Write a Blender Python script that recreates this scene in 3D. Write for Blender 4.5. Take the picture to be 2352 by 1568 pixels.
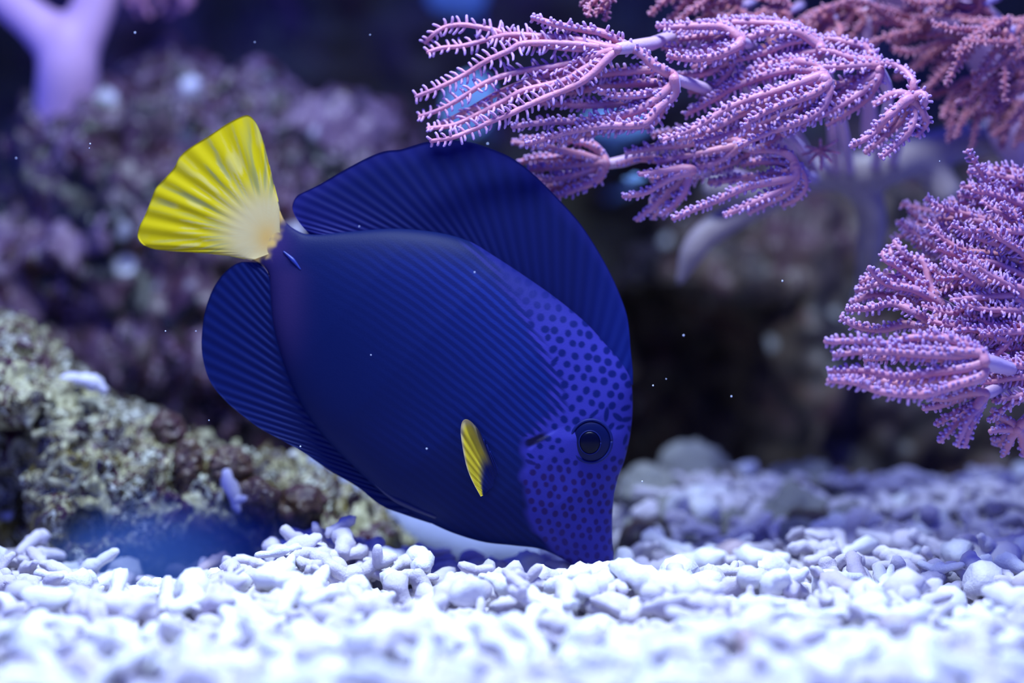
import bpy, math, random
import numpy as np
from mathutils import Vector, Matrix

# ------------------------------------------------------------------ camera, world, light
for o in list(bpy.data.objects):
    bpy.data.objects.remove(o)
SC = bpy.context.scene
COL = SC.collection
FPX = 4800.0                       # focal length in pixels of the 2352 x 1568 frame
PITCH = math.radians(4.0)
DIST = 0.5                         # lens to the plane the fish swims in (y = 0)
CZ = DIST * math.tan(PITCH + math.atan((1285 - 784) / FPX))   # the mouth touches the bed at z = 0
UPX = DIST / FPX                   # one pixel in metres at the fish

cam = bpy.data.cameras.new('camera')
cam.sensor_width = 36.0
cam.lens = 36.0 * FPX / 2352.0
cam.clip_start = 0.01
cam.clip_end = 20
cam.dof.use_dof = True
cam.dof.focus_distance = 0.488
cam.dof.aperture_fstop = 4.9
co = bpy.data.objects.new('camera', cam)
COL.objects.link(co)
co.location = (0, -DIST, CZ)
co.rotation_euler = (math.radians(90) - PITCH, 0, 0)
SC.camera = co

SC.view_settings.view_transform = 'Standard'
SC.view_settings.look = 'None'
SC.view_settings.gamma = 1
SC.view_settings.use_curve_mapping = False
SC.view_settings.exposure = 0.0
SC.cycles.max_bounces = 6
SC.cycles.diffuse_bounces = 3
SC.cycles.glossy_bounces = 2
SC.cycles.transmission_bounces = 2
SC.cycles.caustics_reflective = False
SC.cycles.caustics_refractive = False

W = bpy.data.worlds.new('water_light')
SC.world = W
W.use_nodes = True
W.node_tree.nodes['Background'].inputs[0].default_value = (0.055, 0.095, 1.0, 1)
W.node_tree.nodes['Background'].inputs[1].default_value = 0.92


def area_light(name, loc, target, sx, sy, watt, colour, spread=180):
    l = bpy.data.lights.new(name, 'AREA')
    l.shape = 'RECTANGLE'
    l.size, l.size_y = sx, sy
    l.energy = watt
    l.color = colour
    l.spread = math.radians(spread)
    o = bpy.data.objects.new(name, l)
    COL.objects.link(o)
    o.location = loc
    o.rotation_euler = (Vector(target) - Vector(loc)).to_track_quat('-Z', 'Y').to_euler()
    return o


# the tank's own lamp, hung above the water and out of the picture
area_light('aquarium_lamp_offscreen', (-0.01, -0.12, 0.45), (-0.01, -0.08, 0.0), 0.26, 0.05, 2.15, (0.62, 0.79, 1.0), 110)

# ------------------------------------------------------------------ helpers
rng = np.random.default_rng(7)
random.seed(7)


def P(px, py, y=0.0):
    """the point on the vertical plane at depth y that the pixel looks at"""
    xc = (px - 1176.0) / FPX
    zc = (784.0 - py) / FPX
    dy = math.cos(PITCH) + math.sin(PITCH) * zc
    dz = -math.sin(PITCH) + math.cos(PITCH) * zc
    t = (y + DIST) / dy
    return np.stack(np.broadcast_arrays(xc * t, np.asarray(y, float) + 0 * t, CZ + dz * t), -1) if np.ndim(px) or np.ndim(y) else np.array([xc * t, y, CZ + dz * t])


def PA(px, py, y):
    px = np.asarray(px, float); py = np.asarray(py, float); y = np.asarray(y, float)
    xc = (px - 1176.0) / FPX
    zc = (784.0 - py) / FPX
    dy = math.cos(PITCH) + math.sin(PITCH) * zc
    dz = -math.sin(PITCH) + math.cos(PITCH) * zc
    t = (y + DIST) / dy
    return np.stack([xc * t, y + 0 * t, CZ + dz * t], -1)


def proj(p):
    p = np.asarray(p, float)
    d = p - np.array([0, -DIST, CZ])
    f = d[..., 1] * math.cos(PITCH) - d[..., 2] * math.sin(PITCH)
    u = d[..., 1] * math.sin(PITCH) + d[..., 2] * math.cos(PITCH)
    return 1176 + FPX * d[..., 0] / f, 784 - FPX * u / f


def sstep(a, b, x):
    t = np.clip((x - a) / (b - a), 0, 1)
    return t * t * (3 - 2 * t)


def hash3(ix, iy, iz, seed=0):
    h = (ix.astype(np.int64) * 374761393 + iy.astype(np.int64) * 668265263 + iz.astype(np.int64) * 2147483647 * 3 + seed * 144269504) & 0xFFFFFFFF
    h = ((h ^ (h >> 13)) * 1274126177) & 0xFFFFFFFF
    h = ((h ^ (h >> 16)) * 2246822519) & 0xFFFFFFFF
    return ((h ^ (h >> 15)) & 0xFFFFFF) / float(0xFFFFFF)


def vnoise(p, seed=0):
    f = np.floor(p)
    t = p - f
    t = t * t * t * (t * (t * 6 - 15) + 10)
    i = f.astype(np.int64)
    r = 0
    for a in (0, 1):
        for b in (0, 1):
            for c in (0, 1):
                w = (t[..., 0] if a else 1 - t[..., 0]) * (t[..., 1] if b else 1 - t[..., 1]) * (t[..., 2] if c else 1 - t[..., 2])
                r = r + w * hash3(i[..., 0] + a, i[..., 1] + b, i[..., 2] + c, seed)
    return r * 2 - 1


def fbm(p, octaves=4, seed=0, gain=0.5):
    r, a, s = 0, 1.0, 1.0
    for k in range(octaves):
        r = r + a * vnoise(p * s + 17.3 * k, seed + k)
        a *= gain
        s *= 2.03
    return r


def worley(p, seed=0):
    i = np.floor(p).astype(np.int64)
    best = np.full(p.shape[:-1], 9.0)
    for a in (-1, 0, 1):
        for b in (-1, 0, 1):
            for c in (-1, 0, 1):
                x, y, z = i[..., 0] + a, i[..., 1] + b, i[..., 2] + c
                d = (x + hash3(x, y, z, seed) - p[..., 0]) ** 2 + (y + hash3(x, y, z, seed + 5) - p[..., 1]) ** 2 + (z + hash3(x, y, z, seed + 9) - p[..., 2]) ** 2
                best = np.minimum(best, d)
    return np.sqrt(best)


def cr(pts, n):
    """Catmull-Rom through pts, n points evenly spaced along it"""
    p = np.asarray(pts, float)
    q = np.vstack([2 * p[0] - p[1], p, 2 * p[-1] - p[-2]])
    out = []
    for i in range(len(p) - 1):
        t = np.linspace(0, 1, 16, endpoint=False)[:, None]
        a, b, c, d = q[i], q[i + 1], q[i + 2], q[i + 3]
        out.append(0.5 * (2 * b + (c - a) * t + (2 * a - 5 * b + 4 * c - d) * t ** 2 + (3 * b - a - 3 * c + d) * t ** 3))
    out = np.vstack(out + [p[-1:]])
    L = np.concatenate([[0], np.cumsum(np.linalg.norm(np.diff(out, axis=0), axis=1))])
    s = np.linspace(0, L[-1], n)
    return np.stack([np.interp(s, L, out[:, k]) for k in range(out.shape[1])], -1)


class Geo:
    """collects vertices, quads, triangles and one value per vertex"""
    def __init__(self):
        self.v, self.q, self.t, self.a, self.n = [], [], [], [], 0

    def add(self, v, q=None, t=None, a=0.0):
        v = np.asarray(v, float).reshape(-1, 3)
        self.v.append(v)
        self.a.append(np.broadcast_to(np.asarray(a, float), (len(v),)))
        if q is not None and len(q):
            self.q.append(np.asarray(q, np.int64).reshape(-1, 4) + self.n)
        if t is not None and len(t):
            self.t.append(np.asarray(t, np.int64).reshape(-1, 3) + self.n)
        self.n += len(v)
        return self

    def arrays(self):
        return (np.vstack(self.v), np.vstack(self.q) if self.q else np.zeros((0, 4), int),
                np.vstack(self.t) if self.t else np.zeros((0, 3), int), np.concatenate(self.a))


def grid_quads(nu, nv, wrap_u=False, wrap_v=False):
    i = np.arange(nu if wrap_u else nu - 1)[:, None]
    j = np.arange(nv if wrap_v else nv - 1)[None, :]
    i2, j2 = (i + 1) % nu, (j + 1) % nv
    return np.stack(np.broadcast_arrays(i * nv + j, i2 * nv + j, i2 * nv + j2, i * nv + j2), -1).reshape(-1, 4)


def make_mesh(name, v, q, t, smooth=True, value=None, colour=None):
    me = bpy.data.meshes.new(name)
    v = np.asarray(v, np.float32)
    q = np.asarray(q, np.int32).reshape(-1, 4)
    t = np.asarray(t, np.int32).reshape(-1, 3)
    me.vertices.add(len(v))
    me.vertices.foreach_set('co', v.ravel())
    me.loops.add(q.size + t.size)
    me.loops.foreach_set('vertex_index', np.concatenate([q.ravel(), t.ravel()]).astype(np.int32))
    me.polygons.add(len(q) + len(t))
    me.polygons.foreach_set('loop_start', np.concatenate([np.arange(len(q)) * 4, q.size + np.arange(len(t)) * 3]).astype(np.int32))
    me.polygons.foreach_set('use_smooth', np.full(len(q) + len(t), smooth))
    me.update(calc_edges=True)
    if value is not None:
        at = me.attributes.new('pale', 'FLOAT', 'POINT')
        at.data.foreach_set('value', np.asarray(value, np.float32))
    if colour is not None:
        at = me.attributes.new('pigment', 'FLOAT_COLOR', 'POINT')
        c = np.ones((len(v), 4), np.float32)
        c[:, :3] = colour
        at.data.foreach_set('color', c.ravel())
    return me


def tag(o, label=None, category=None, group=None, kind=None):
    if label: o['label'] = label
    if category: o['category'] = category
    if group: o['group'] = group
    if kind: o['kind'] = kind
    return o


def obj(name, v, q, t=(), mat=None, parent=None, origin=None, smooth=True, value=None, colour=None):
    """one mesh object; v in world metres. Parts sit at their thing's origin."""
    v = np.asarray(v, float)
    if parent is not None:
        r = parent
        org = np.zeros(3)
        while r is not None:
            org = org + np.array(r.location)
            r = r.parent
        loc = (0, 0, 0)
    else:
        org = np.array(origin) if origin is not None else np.array([(v[:, 0].min() + v[:, 0].max()) / 2, (v[:, 1].min() + v[:, 1].max()) / 2, v[:, 2].min()])
        loc = org
    me = make_mesh(name, v - org, q, t, smooth, value, colour)
    o = bpy.data.objects.new(name, me)
    COL.objects.link(o)
    o.location = tuple(loc)
    if parent is not None:
        o.parent = parent
    if mat is not None:
        me.materials.append(mat)
    return o


def empty(name, loc):
    o = bpy.data.objects.new(name, None)
    o.empty_display_size = 0.01
    COL.objects.link(o)
    o.location = tuple(loc)
    return o


def tube(path, rad, sides=8, round_ends=True):
    """tube of varying radius along a path, closed at both ends"""
    p = np.asarray(path, float)
    n = len(p)
    rad = np.broadcast_to(np.asarray(rad, float), (n,)).copy()
    tan = np.gradient(p, axis=0)
    tan /= np.linalg.norm(tan, axis=1)[:, None] + 1e-12
    ref = np.array([0, 0, 1.0]) if abs(tan[0][2]) < 0.9 else np.array([1.0, 0, 0])
    nx = np.zeros_like(p)
    prev = ref
    for i in range(n):
        a = prev - tan[i] * np.dot(prev, tan[i])
        a /= np.linalg.norm(a) + 1e-12
        nx[i] = a
        prev = a
    ny = np.cross(tan, nx)
    if round_ends:
        r0, r1 = rad[0], rad[-1]
        p = np.vstack([p[0] - tan[0] * r0 * 0.75, p[0] - tan[0] * r0 * 0.45, p, p[-1] + tan[-1] * r1 * 0.45, p[-1] + tan[-1] * r1 * 0.75])
        rad = np.concatenate([[r0 * 0.45, r0 * 0.85], rad, [r1 * 0.85, r1 * 0.45]])
        nx = np.vstack([nx[:1], nx[:1], nx, nx[-1:], nx[-1:]])
        ny = np.vstack([ny[:1], ny[:1], ny, ny[-1:], ny[-1:]])
        e0, e1 = p[0] - tan[0] * r0 * 0.15, p[-1] + tan[-1] * r1 * 0.15
    else:
        e0, e1 = p[0], p[-1]
    n = len(p)
    a = np.arange(sides) * 2 * np.pi / sides
    v = p[:, None] + rad[:, None, None] * (np.cos(a)[None, :, None] * nx[:, None] + np.sin(a)[None, :, None] * ny[:, None])
    q = grid_quads(n, sides, wrap_v=True)[:, ::-1]
    v = np.vstack([v.reshape(-1, 3), e0[None], e1[None]])
    j = np.arange(sides)
    j2 = (j + 1) % sides
    t = np.vstack([np.stack([j2, j, np.full(sides, n * sides)], -1),
                   np.stack([(n - 1) * sides + j, (n - 1) * sides + j2, np.full(sides, n * sides + 1)], -1)])
    return v, q, t


# ------------------------------------------------------------------ materials
class NT:
    def __init__(self, name):
        self.m = bpy.data.materials.new(name)
        self.m.use_nodes = True
        self.t = self.m.node_tree
        self.b = self.t.nodes['Principled BSDF']
        self.out = self.t.nodes['Material Output']

    def n(self, kind, **kw):
        d = self.t.nodes.new(kind)
        for k, v in kw.items():
            if hasattr(d, k):
                setattr(d, k, v)
            else:
                d.inputs[k].default_value = v
        return d

    def l(self, a, b):
        self.t.links.new(a, b)

    def coord(self):
        return self.n('ShaderNodeTexCoord').outputs['Object']

    def noise(self, vec, scale, detail=3, rough=0.55, out='Fac'):
        d = self.n('ShaderNodeTexNoise', Scale=scale, Detail=detail, Roughness=rough)
        self.l(vec, d.inputs['Vector'])
        return d.outputs[out]

    def ramp(self, fac, stops, mode='LINEAR'):
        d = self.n('ShaderNodeValToRGB')
        d.color_ramp.interpolation = mode
        e = d.color_ramp.elements
        while len(e) < len(stops):
            e.new(0.5)
        for k, (p, c) in enumerate(stops):
            e[k].position = p
            e[k].color = (c[0], c[1], c[2], 1) if not np.isscalar(c) else (c, c, c, 1)
        self.l(fac, d.inputs[0])
        return d.outputs[0]

    def mix(self, fac, a, b, mode='MIX'):
        d = self.n('ShaderNodeMix', data_type='RGBA', blend_type=mode)
        for s, x in ((0, fac), (6, a), (7, b)):
            if isinstance(x, (int, float)):
                d.inputs[s].default_value = x
            elif isinstance(x, tuple):
                d.inputs[s].default_value = (*x, 1)
            else:
                self.l(x, d.inputs[s])
        return d.outputs[2]

    def bump(self, h, strength, dist):
        d = self.n('ShaderNodeBump', Strength=strength, Distance=dist)
        self.l(h, d.inputs['Height'])
        self.l(d.outputs[0], self.b.inputs['Normal'])

    def set(self, **kw):
        for k, v in kw.items():
            k = k.replace('_', ' ')
            if isinstance(v, (int, float)):
                self.b.inputs[k].default_value = v
            elif isinstance(v, tuple):
                self.b.inputs[k].default_value = (*v, 1) if len(v) == 3 and 'Radius' not in k else v
            else:
                self.l(v, self.b.inputs[k])
        return self


def rock_material(name, palette, scale, speck=(0.75, 0.75, 0.7), speck_amount=0.1, rough=(0.25, 0.75), bump=0.0012, patch='LINEAR'):
    m = NT(name)
    c = m.coord()
    big = m.noise(c, scale * 0.35, 4, 0.6)
    stops = [(0.28 + 0.46 * k / (len(palette) - 1), p) for k, p in enumerate(palette)]
    col = m.ramp(big, stops, patch)
    small = m.noise(c, scale * 2.2, 4, 0.65)
    col2 = m.ramp(small, [(0.3 + 0.4 * k / (len(palette) - 1), p) for k, p in enumerate(palette[::-1])], patch)
    pick = m.ramp(m.noise(c, scale, 3), [(0.44, 0.0), (0.56, 1.0)])
    col = m.mix(pick, col, col2)
    v = m.n('ShaderNodeTexVoronoi', Scale=scale * 1.7)
    m.l(c, v.inputs['Vector'])
    sp = m.ramp(v.outputs['Distance'], [(speck_amount, 1.0), (speck_amount + 0.1, 0.0)])
    gate = m.ramp(m.noise(c, scale * 0.6, 2), [(0.5, 0.0), (0.6, 1.0)])
    col = m.mix(m.mix(1.0, sp, gate, 'MULTIPLY'), col, speck)
    m.set(Base_Color=col, Roughness=m.ramp(small, [(0.35, rough[0]), (0.65, rough[1])]), Specular_IOR_Level=0.6)
    h = m.mix(0.5, m.noise(c, scale * 4, 5, 0.7), m.ramp(v.outputs['Distance'], [(0.0, 1.0), (0.6, 0.0)]))
    m.bump(h, 0.9, bump)
    return m.m


M = {}
# front encrusted rock: olive, cream, maroon crusts
M['crust'] = rock_material('encrusted_rock', [(0.010, 0.005, 0.006), (0.03, 0.014, 0.010), (0.15, 0.12, 0.025), (0.015, 0.006, 0.007), (0.40, 0.38, 0.20), (0.05, 0.007, 0.022), (0.07, 0.06, 0.015), (0.55, 0.56, 0.45), (0.02, 0.010, 0.008), (0.09, 0.075, 0.02)], 62, (0.9, 0.9, 0.9), 0.18, (0.06, 0.5), 0.0016, 'CONSTANT')
M['coralline'] = rock_material('coralline_rock', [(0.006, 0.004, 0.006), (0.04, 0.02, 0.015), (0.08, 0.035, 0.05), (0.012, 0.01, 0.006), (0.24, 0.15, 0.22), (0.06, 0.012, 0.015), (0.045, 0.038, 0.014), (0.01, 0.006, 0.008)], 40, (0.85, 0.85, 0.95), 0.2, (0.12, 0.6), 0.002, 'CONSTANT')
M['brownrock'] = rock_material('brown_rock', [(0.010, 0.008, 0.008), (0.08, 0.05, 0.04), (0.025, 0.02, 0.015), (0.14, 0.10, 0.06), (0.10, 0.035, 0.04), (0.18, 0.15, 0.12)], 36, (0.6, 0.6, 0.5), 0.1, (0.3, 0.8), 0.002)
M['reefwall'] = rock_material('rear_reef', [(0.02, 0.016, 0.02), (0.14, 0.09, 0.09), (0.22, 0.20, 0.09), (0.05, 0.04, 0.04), (0.26, 0.12, 0.12), (0.22, 0.22, 0.14)], 16, (0.08, 0.09, 0.08), 0.1, (0.5, 0.9), 0.003)
M['rubble'] = rock_material('pale_rubble', [(0.03, 0.025, 0.03), (0.15, 0.15, 0.15), (0.28, 0.28, 0.24), (0.06, 0.04, 0.035), (0.36, 0.36, 0.32)], 50, (0.7, 0.7, 0.7), 0.1, (0.6, 0.9), 0.001)


def gravel_material(name, base, tint, cell=True, unit=1.0):
    m = NT(name)
    c = m.coord()
    info = m.n('ShaderNodeObjectInfo')
    rnd = m.ramp(info.outputs['Random'], [(0.0, base), (0.7, tuple(b * 0.95 for b in base)), (1.0, tint)])
    n = m.noise(c, 420 * unit, 3)
    col = m.mix(m.ramp(n, [(0.45, 0.0), (0.75, 0.35)]), rnd, tint)
    if cell:   # the joined bed gets its piece-to-piece variation from a coarse noise
        w = m.ramp(m.noise(c, 95, 1), [(0.58, 0.0), (0.66, 0.8)])
        col = m.mix(w, col, tint)
    m.set(Base_Color=col, Roughness=0.75, Specular_IOR_Level=0.25)
    m.bump(m.noise(c, 1000 * unit, 4, 0.75), 0.6, 0.0005)
    return m.m


M['gravel'] = gravel_material('coral_gravel', (0.80, 0.80, 0.79), (0.56, 0.50, 0.58))
M['piece'] = gravel_material('coral_piece', (0.82, 0.82, 0.81), (0.62, 0.56, 0.62), False, 0.01)
M['gravel_dark'] = gravel_material('stained_gravel', (0.52, 0.46, 0.52), (0.4, 0.3, 0.33), False, 0.01)


def flat(name, col, rough=0.6, spec=0.4, **kw):
    m = NT(name)
    m.set(Base_Color=col, Roughness=rough, Specular_IOR_Level=spec, **kw)
    return m.m


M['back'] = flat('tank_back', (0.004, 0.008, 0.035), 0.5)
M['silt'] = flat('fine_sand', (0.72, 0.72, 0.75), 0.9, 0.2)


def coral_material(name, deep, pale, sheen=(0.45, 0.45, 1.0), sheen_w=0.6, transl=0.3):
    m = NT(name)
    at = m.n('ShaderNodeAttribute', attribute_name='pale')
    col = m.mix(at.outputs['Fac'], deep, pale)
    n = m.noise(m.coord(), 500, 3)
    col = m.mix(m.ramp(n, [(0.4, 0.0), (0.7, 0.35)]), col, pale)
    m.set(Base_Color=col, Roughness=0.45, Specular_IOR_Level=0.5, Sheen_Weight=sheen_w, Sheen_Roughness=0.35, Sheen_Tint=sheen,
          Subsurface_Weight=0.0, Subsurface_Scale=0.0015)
    m.b.inputs['Subsurface Radius'].default_value = (1.0, 0.6, 0.9)
    m.bump(m.noise(m.coord(), 1800, 2), 0.35, 0.0003)
    if transl:
        tr = m.n('ShaderNodeBsdfTranslucent')
        m.l(col, tr.inputs['Color'])
        mx = m.n('ShaderNodeMixShader')
        mx.inputs[0].default_value = transl
        m.l(m.b.outputs[0], mx.inputs[1])
        m.l(tr.outputs[0], mx.inputs[2])
        m.l(mx.outputs[0], m.out.inputs['Surface'])
    return m.m


M['xenia'] = coral_material('pink_soft_coral', (0.80, 0.27, 0.25), (0.62, 0.40, 0.74), sheen=(0.4, 0.42, 1.0), sheen_w=0.9)
M['xenia_red'] = coral_material('rosy_soft_coral', (0.56, 0.13, 0.12), (0.62, 0.30, 0.42))
M['stalk'] = coral_material('lavender_stalk', (0.60, 0.36, 0.50), (0.66, 0.46, 0.62), transl=0.15)
M['trunk'] = coral_material('pink_trunk', (0.86, 0.52, 0.70), (0.88, 0.60, 0.78), sheen_w=0.4, transl=0.0)
M['palebase'] = coral_material('pale_beige_base', (0.30, 0.24, 0.25), (0.40, 0.34, 0.36), sheen_w=0.2, transl=0.0)

# ------------------------------------------------------------------ setting: bed and tank back
XW = 0.26
crest_px = [-300, 0, 60, 130, 250, 350, 430, 520, 590, 640, 700, 770, 830, 900, 960, 1020, 1080, 1200, 1300, 1400, 1500, 1600, 1750, 1850, 1950, 2050, 2200, 2352, 2700]
crest_py = [1225, 1222, 1232, 1300, 1318, 1335, 1310, 1295, 1290, 1245, 1225, 1222, 1262, 1268, 1255, 1270, 1278, 1284, 1288, 1290, 1288, 1292, 1290, 1272, 1262, 1250, 1243, 1240, 1240]
_cp = PA(crest_px, crest_py, 0.012)
cx, cz = _cp[:, 0], _cp[:, 2]


def bed(x, y):
    """height of the gravel bed"""
    crest = np.interp(x, cx, cz)
    px = 1176 + x / UPX
    f = sstep(-0.035, 0.01, y)
    z = crest * f
    back_left = -0.035 * sstep(0.018, 0.06, y)
    back_right = 0.004 * sstep(0.03, 0.10, y) - crest * sstep(0.02, 0.07, y) - 0.045 * sstep(0.12, 0.18, y)
    r = sstep(1380, 1560, px)
    z = z + back_left * (1 - r) + back_right * r
    p = np.stack(np.broadcast_arrays(x * 28, y * 28, 0 * x), -1)
    return z - 0.0064 + 0.0022 * fbm(p, 2, 3)


gx, gy = np.linspace(-XW, XW, 131), np.linspace(-0.27, 0.45, 121)
X, Y = np.meshgrid(gx, gy, indexing='ij')
fv = np.stack([X, Y, bed(X, Y) - 0.0075], -1).reshape(-1, 3)
floor = obj('floor', fv, grid_quads(len(gx), len(gy))[:, ::-1], mat=M['gravel'])
tag(floor, 'pale coral sand under the gravel', 'floor', kind='structure')

bw, bh = 0.6, 0.5
v = np.array([[-bw, 0.46, -0.1], [bw, 0.46, -0.1], [bw, 0.46, bh], [-bw, 0.46, bh], [-bw, 0.47, -0.1], [bw, 0.47, -0.1], [bw, 0.47, bh], [-bw, 0.47, bh]])
q = [[0, 1, 2, 3], [5, 4, 7, 6], [4, 0, 3, 7], [1, 5, 6, 2], [3, 2, 6, 7], [4, 5, 1, 0]]
wb = obj('wall_back', v, q, mat=M['back'], smooth=False)
tag(wb, 'dark blue back panel of the aquarium', 'wall', kind='structure')


# ------------------------------------------------------------------ rocks
def displace(v, nrm, big, mid, small, seed, knob=0.008, pits=0.0):
    p = v
    d = big * fbm(p / 0.045, 3, seed)
    w = worley(p / knob, seed + 1)
    d = d + mid * (0.62 - np.clip(w, 0, 1.0)) * (0.6 + 0.8 * (vnoise(p / 0.02, seed + 2) * 0.5 + 0.5))
    w2 = worley(p / (knob * 0.38), seed + 3)
    d = d + small * (0.6 - np.clip(w2, 0, 1)) + small * 0.7 * fbm(p / (knob * 0.2), 2, seed + 4)
    if pits:
        w3 = worley(p / (knob * 1.5), seed + 6)
        d = d - pits * sstep(0.32, 0.2, w3) + pits * 0.35 * sstep(0.2, 0.34, w3) * sstep(0.5, 0.36, w3)
    return v + nrm * d[..., None]


def grid_normals(g, wrap_v=True):
    du = np.gradient(g, axis=0)
    dv = (np.roll(g, -1, 1) - np.roll(g, 1, 1)) if wrap_v else np.gradient(g, axis=1)
    n = np.cross(du, dv)
    return n / (np.linalg.norm(n, axis=-1, keepdims=True) + 1e-12)


def ridge_rock(name, crest, y0, dyf, dyb, zb, mat, label, nu=220, nv=170, amps=(0.006, 0.004, 0.0012), knob=0.008, seed=1, power=0.75, pits=0.0, undercut=None, parent=None):
    c = cr(crest, nu)
    top = PA(c[:, 0], c[:, 1], np.full(nu, y0))
    a = np.linspace(-0.12 * np.pi, 1.12 * np.pi, nv)
    t = np.linspace(-1, 1, nu)
    e = np.maximum(1 - np.abs(t) ** 5, 0.0004) ** 0.5
    s, k = np.sin(a), np.cos(a)
    zz = np.where(s > 0, np.abs(s) ** power, s)
    yy = np.where(k > 0, -dyf * np.abs(k) ** 0.8, dyb * np.abs(k) ** 0.8)
    h = np.maximum(top[:, 2] - zb, 0.001)
    g = np.zeros((nu, nv, 3))
    g[..., 0] = top[:, 0][:, None]
    g[..., 1] = y0 + yy[None] * (0.35 + 0.65 * e[:, None]) * np.where(e[:, None] < 0.1, e[:, None] * 3, 1)
    g[..., 2] = zb + h[:, None] * np.where(zz[None] > 0, zz[None] * 1.0, zz[None])
    if undercut is not None:
        pxl, ztop, amt = undercut
        f = sstep(pxl + 60, pxl - 60, c[:, 0])[:, None] * sstep(ztop, ztop - 0.012, g[..., 2]) * (g[..., 1] < y0)
        g[..., 1] = g[..., 1] + f * amt
    n = grid_normals(g)
    if n[nu // 2, nv // 2, 2] < 0:
        n = -n
        flip = False
    else:
        flip = True
    v = displace(g, n, *amps, seed, knob, pits)
    v[:, :, 2] = np.maximum(v[:, :, 2], zb - 0.02)
    q = grid_quads(nu, nv, wrap_v=True)
    c0, c1 = v[0].mean(0), v[-1].mean(0)
    j = np.arange(nv)
    j2 = (j + 1) % nv
    tt = np.vstack([np.stack([j2, j, np.full(nv, nu * nv)], -1), np.stack([(nu - 1) * nv + j, (nu - 1) * nv + j2, np.full(nv, nu * nv + 1)], -1)])
    vv = np.vstack([v.reshape(-1, 3), c0[None], c1[None]])
    if not flip:
        q, tt = q[:, ::-1], tt[:, ::-1]
    o = obj(name, vv, q, tt, mat, parent)
    if parent is None:
        tag(o, label, 'rock')
    return o


def blob(center, radii, nu=90, nv=120, amps=(0.004, 0.003, 0.001), knob=0.008, seed=1, pits=0.0, squash=2.0):
    a = np.linspace(0.02, np.pi - 0.02, nu)[:, None]
    b = (np.arange(nv) * 2 * np.pi / nv)[None]
    n = np.stack(np.broadcast_arrays(np.sin(a) * np.cos(b), np.sin(a) * np.sin(b), np.cos(a)), -1)
    if squash != 2.0:
        n = n / (np.sum(np.abs(n) ** squash, -1, keepdims=True) ** (1 / squash))
    g = np.asarray(center) + n * np.asarray(radii)
    nn = n / np.asarray(radii)
    nn = nn / np.linalg.norm(nn, axis=-1, keepdims=True)
    v = displace(g, nn, *amps, seed, knob, pits)
    q = grid_quads(nu, nv, wrap_v=True)
    j = np.arange(nv)
    j2 = (j + 1) % nv
    t = np.vstack([np.stack([j2, j, np.full(nv, nu * nv)], -1)[:, ::-1] * 1, np.stack([(nu - 1) * nv + j, (nu - 1) * nv + j2, np.full(nv, nu * nv + 1)], -1)[:, ::-1]])
    t[:nv] = t[:nv][:, [0, 1, 2]]
    vv = np.vstack([v.reshape(-1, 3), v[0].mean(0)[None], v[-1].mean(0)[None]])
    return vv, q, t


# the encrusted rock sloping down to the gravel, with parts growing on it
crust_crest = [(-420, 640), (-150, 690), (0, 742), (60, 765), (130, 806), (200, 868), (270, 925), (340, 965), (420, 1000), (500, 1035), (580, 1075), (660, 1098), (740, 1135), (810, 1165), (870, 1210), (910, 1270)]
front_rock = ridge_rock('reef_rock', crust_crest, 0.072, 0.045, 0.05, -0.03, M['crust'],
                        'olive and cream encrusted rock sloping down to the gravel below the fish tail', 420, 300, (0.005, 0.0075, 0.0022), 0.0115, 11, 0.8, 0.003, undercut=(150, 0.035, 0.03))
ridge_rock('reef_rock', [(5, 520), (25, 400), (60, 300), (130, 235), (230, 205), (330, 185), (430, 180), (530, 195), (620, 215), (700, 250), (780, 265), (850, 300), (890, 350), (905, 480), (910, 700)], 0.205, 0.06, 0.06, -0.05, M['coralline'],
           'lumpy purple and brown rock behind the yellow tail, carrying the pink coral trunk', 300, 220, (0.012, 0.013, 0.004), 0.022, 23, 0.45)
ridge_rock('reef_rock', [(1440, 640), (1475, 540), (1540, 450), (1700, 390), (1850, 360), (2000, 370), (2150, 380), (2300, 400), (2500, 420), (2800, 500)], 0.25, 0.07, 0.06, -0.05, M['brownrock'],
           'dark brown rock under the pale coral arches behind the feathery corals', 220, 200, (0.014, 0.013, 0.004), 0.024, 31, 0.5, undercut=(1760, 0.058, 0.13))

# the rear reef face
gx, gz = np.linspace(-0.42, 0.42, 260), np.linspace(-0.09, 0.36, 170)
X, Z = np.meshgrid(gx, gz, indexing='ij')
g = np.stack([X, 0.38 + 0 * X, Z], -1)
g[..., 1] += 0.05 * fbm(g / 0.1, 4, 41)
g[..., 1] -= 0.02 * (0.6 - worley(g / 0.035, 43))
cave = np.exp(-(((X - 0.075) / 0.06) ** 2 + ((Z - 0.05) / 0.05) ** 2))
g[..., 1] += 0.05 * cave
g[..., 1] = np.minimum(g[..., 1], 0.455)
rear = obj('reef_wall', g.reshape(-1, 3), grid_quads(len(gx), len(gz)), mat=M['reefwall'])
tag(rear, 'dark rough reef face closing off the rear of the tank', 'rock face')

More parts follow.
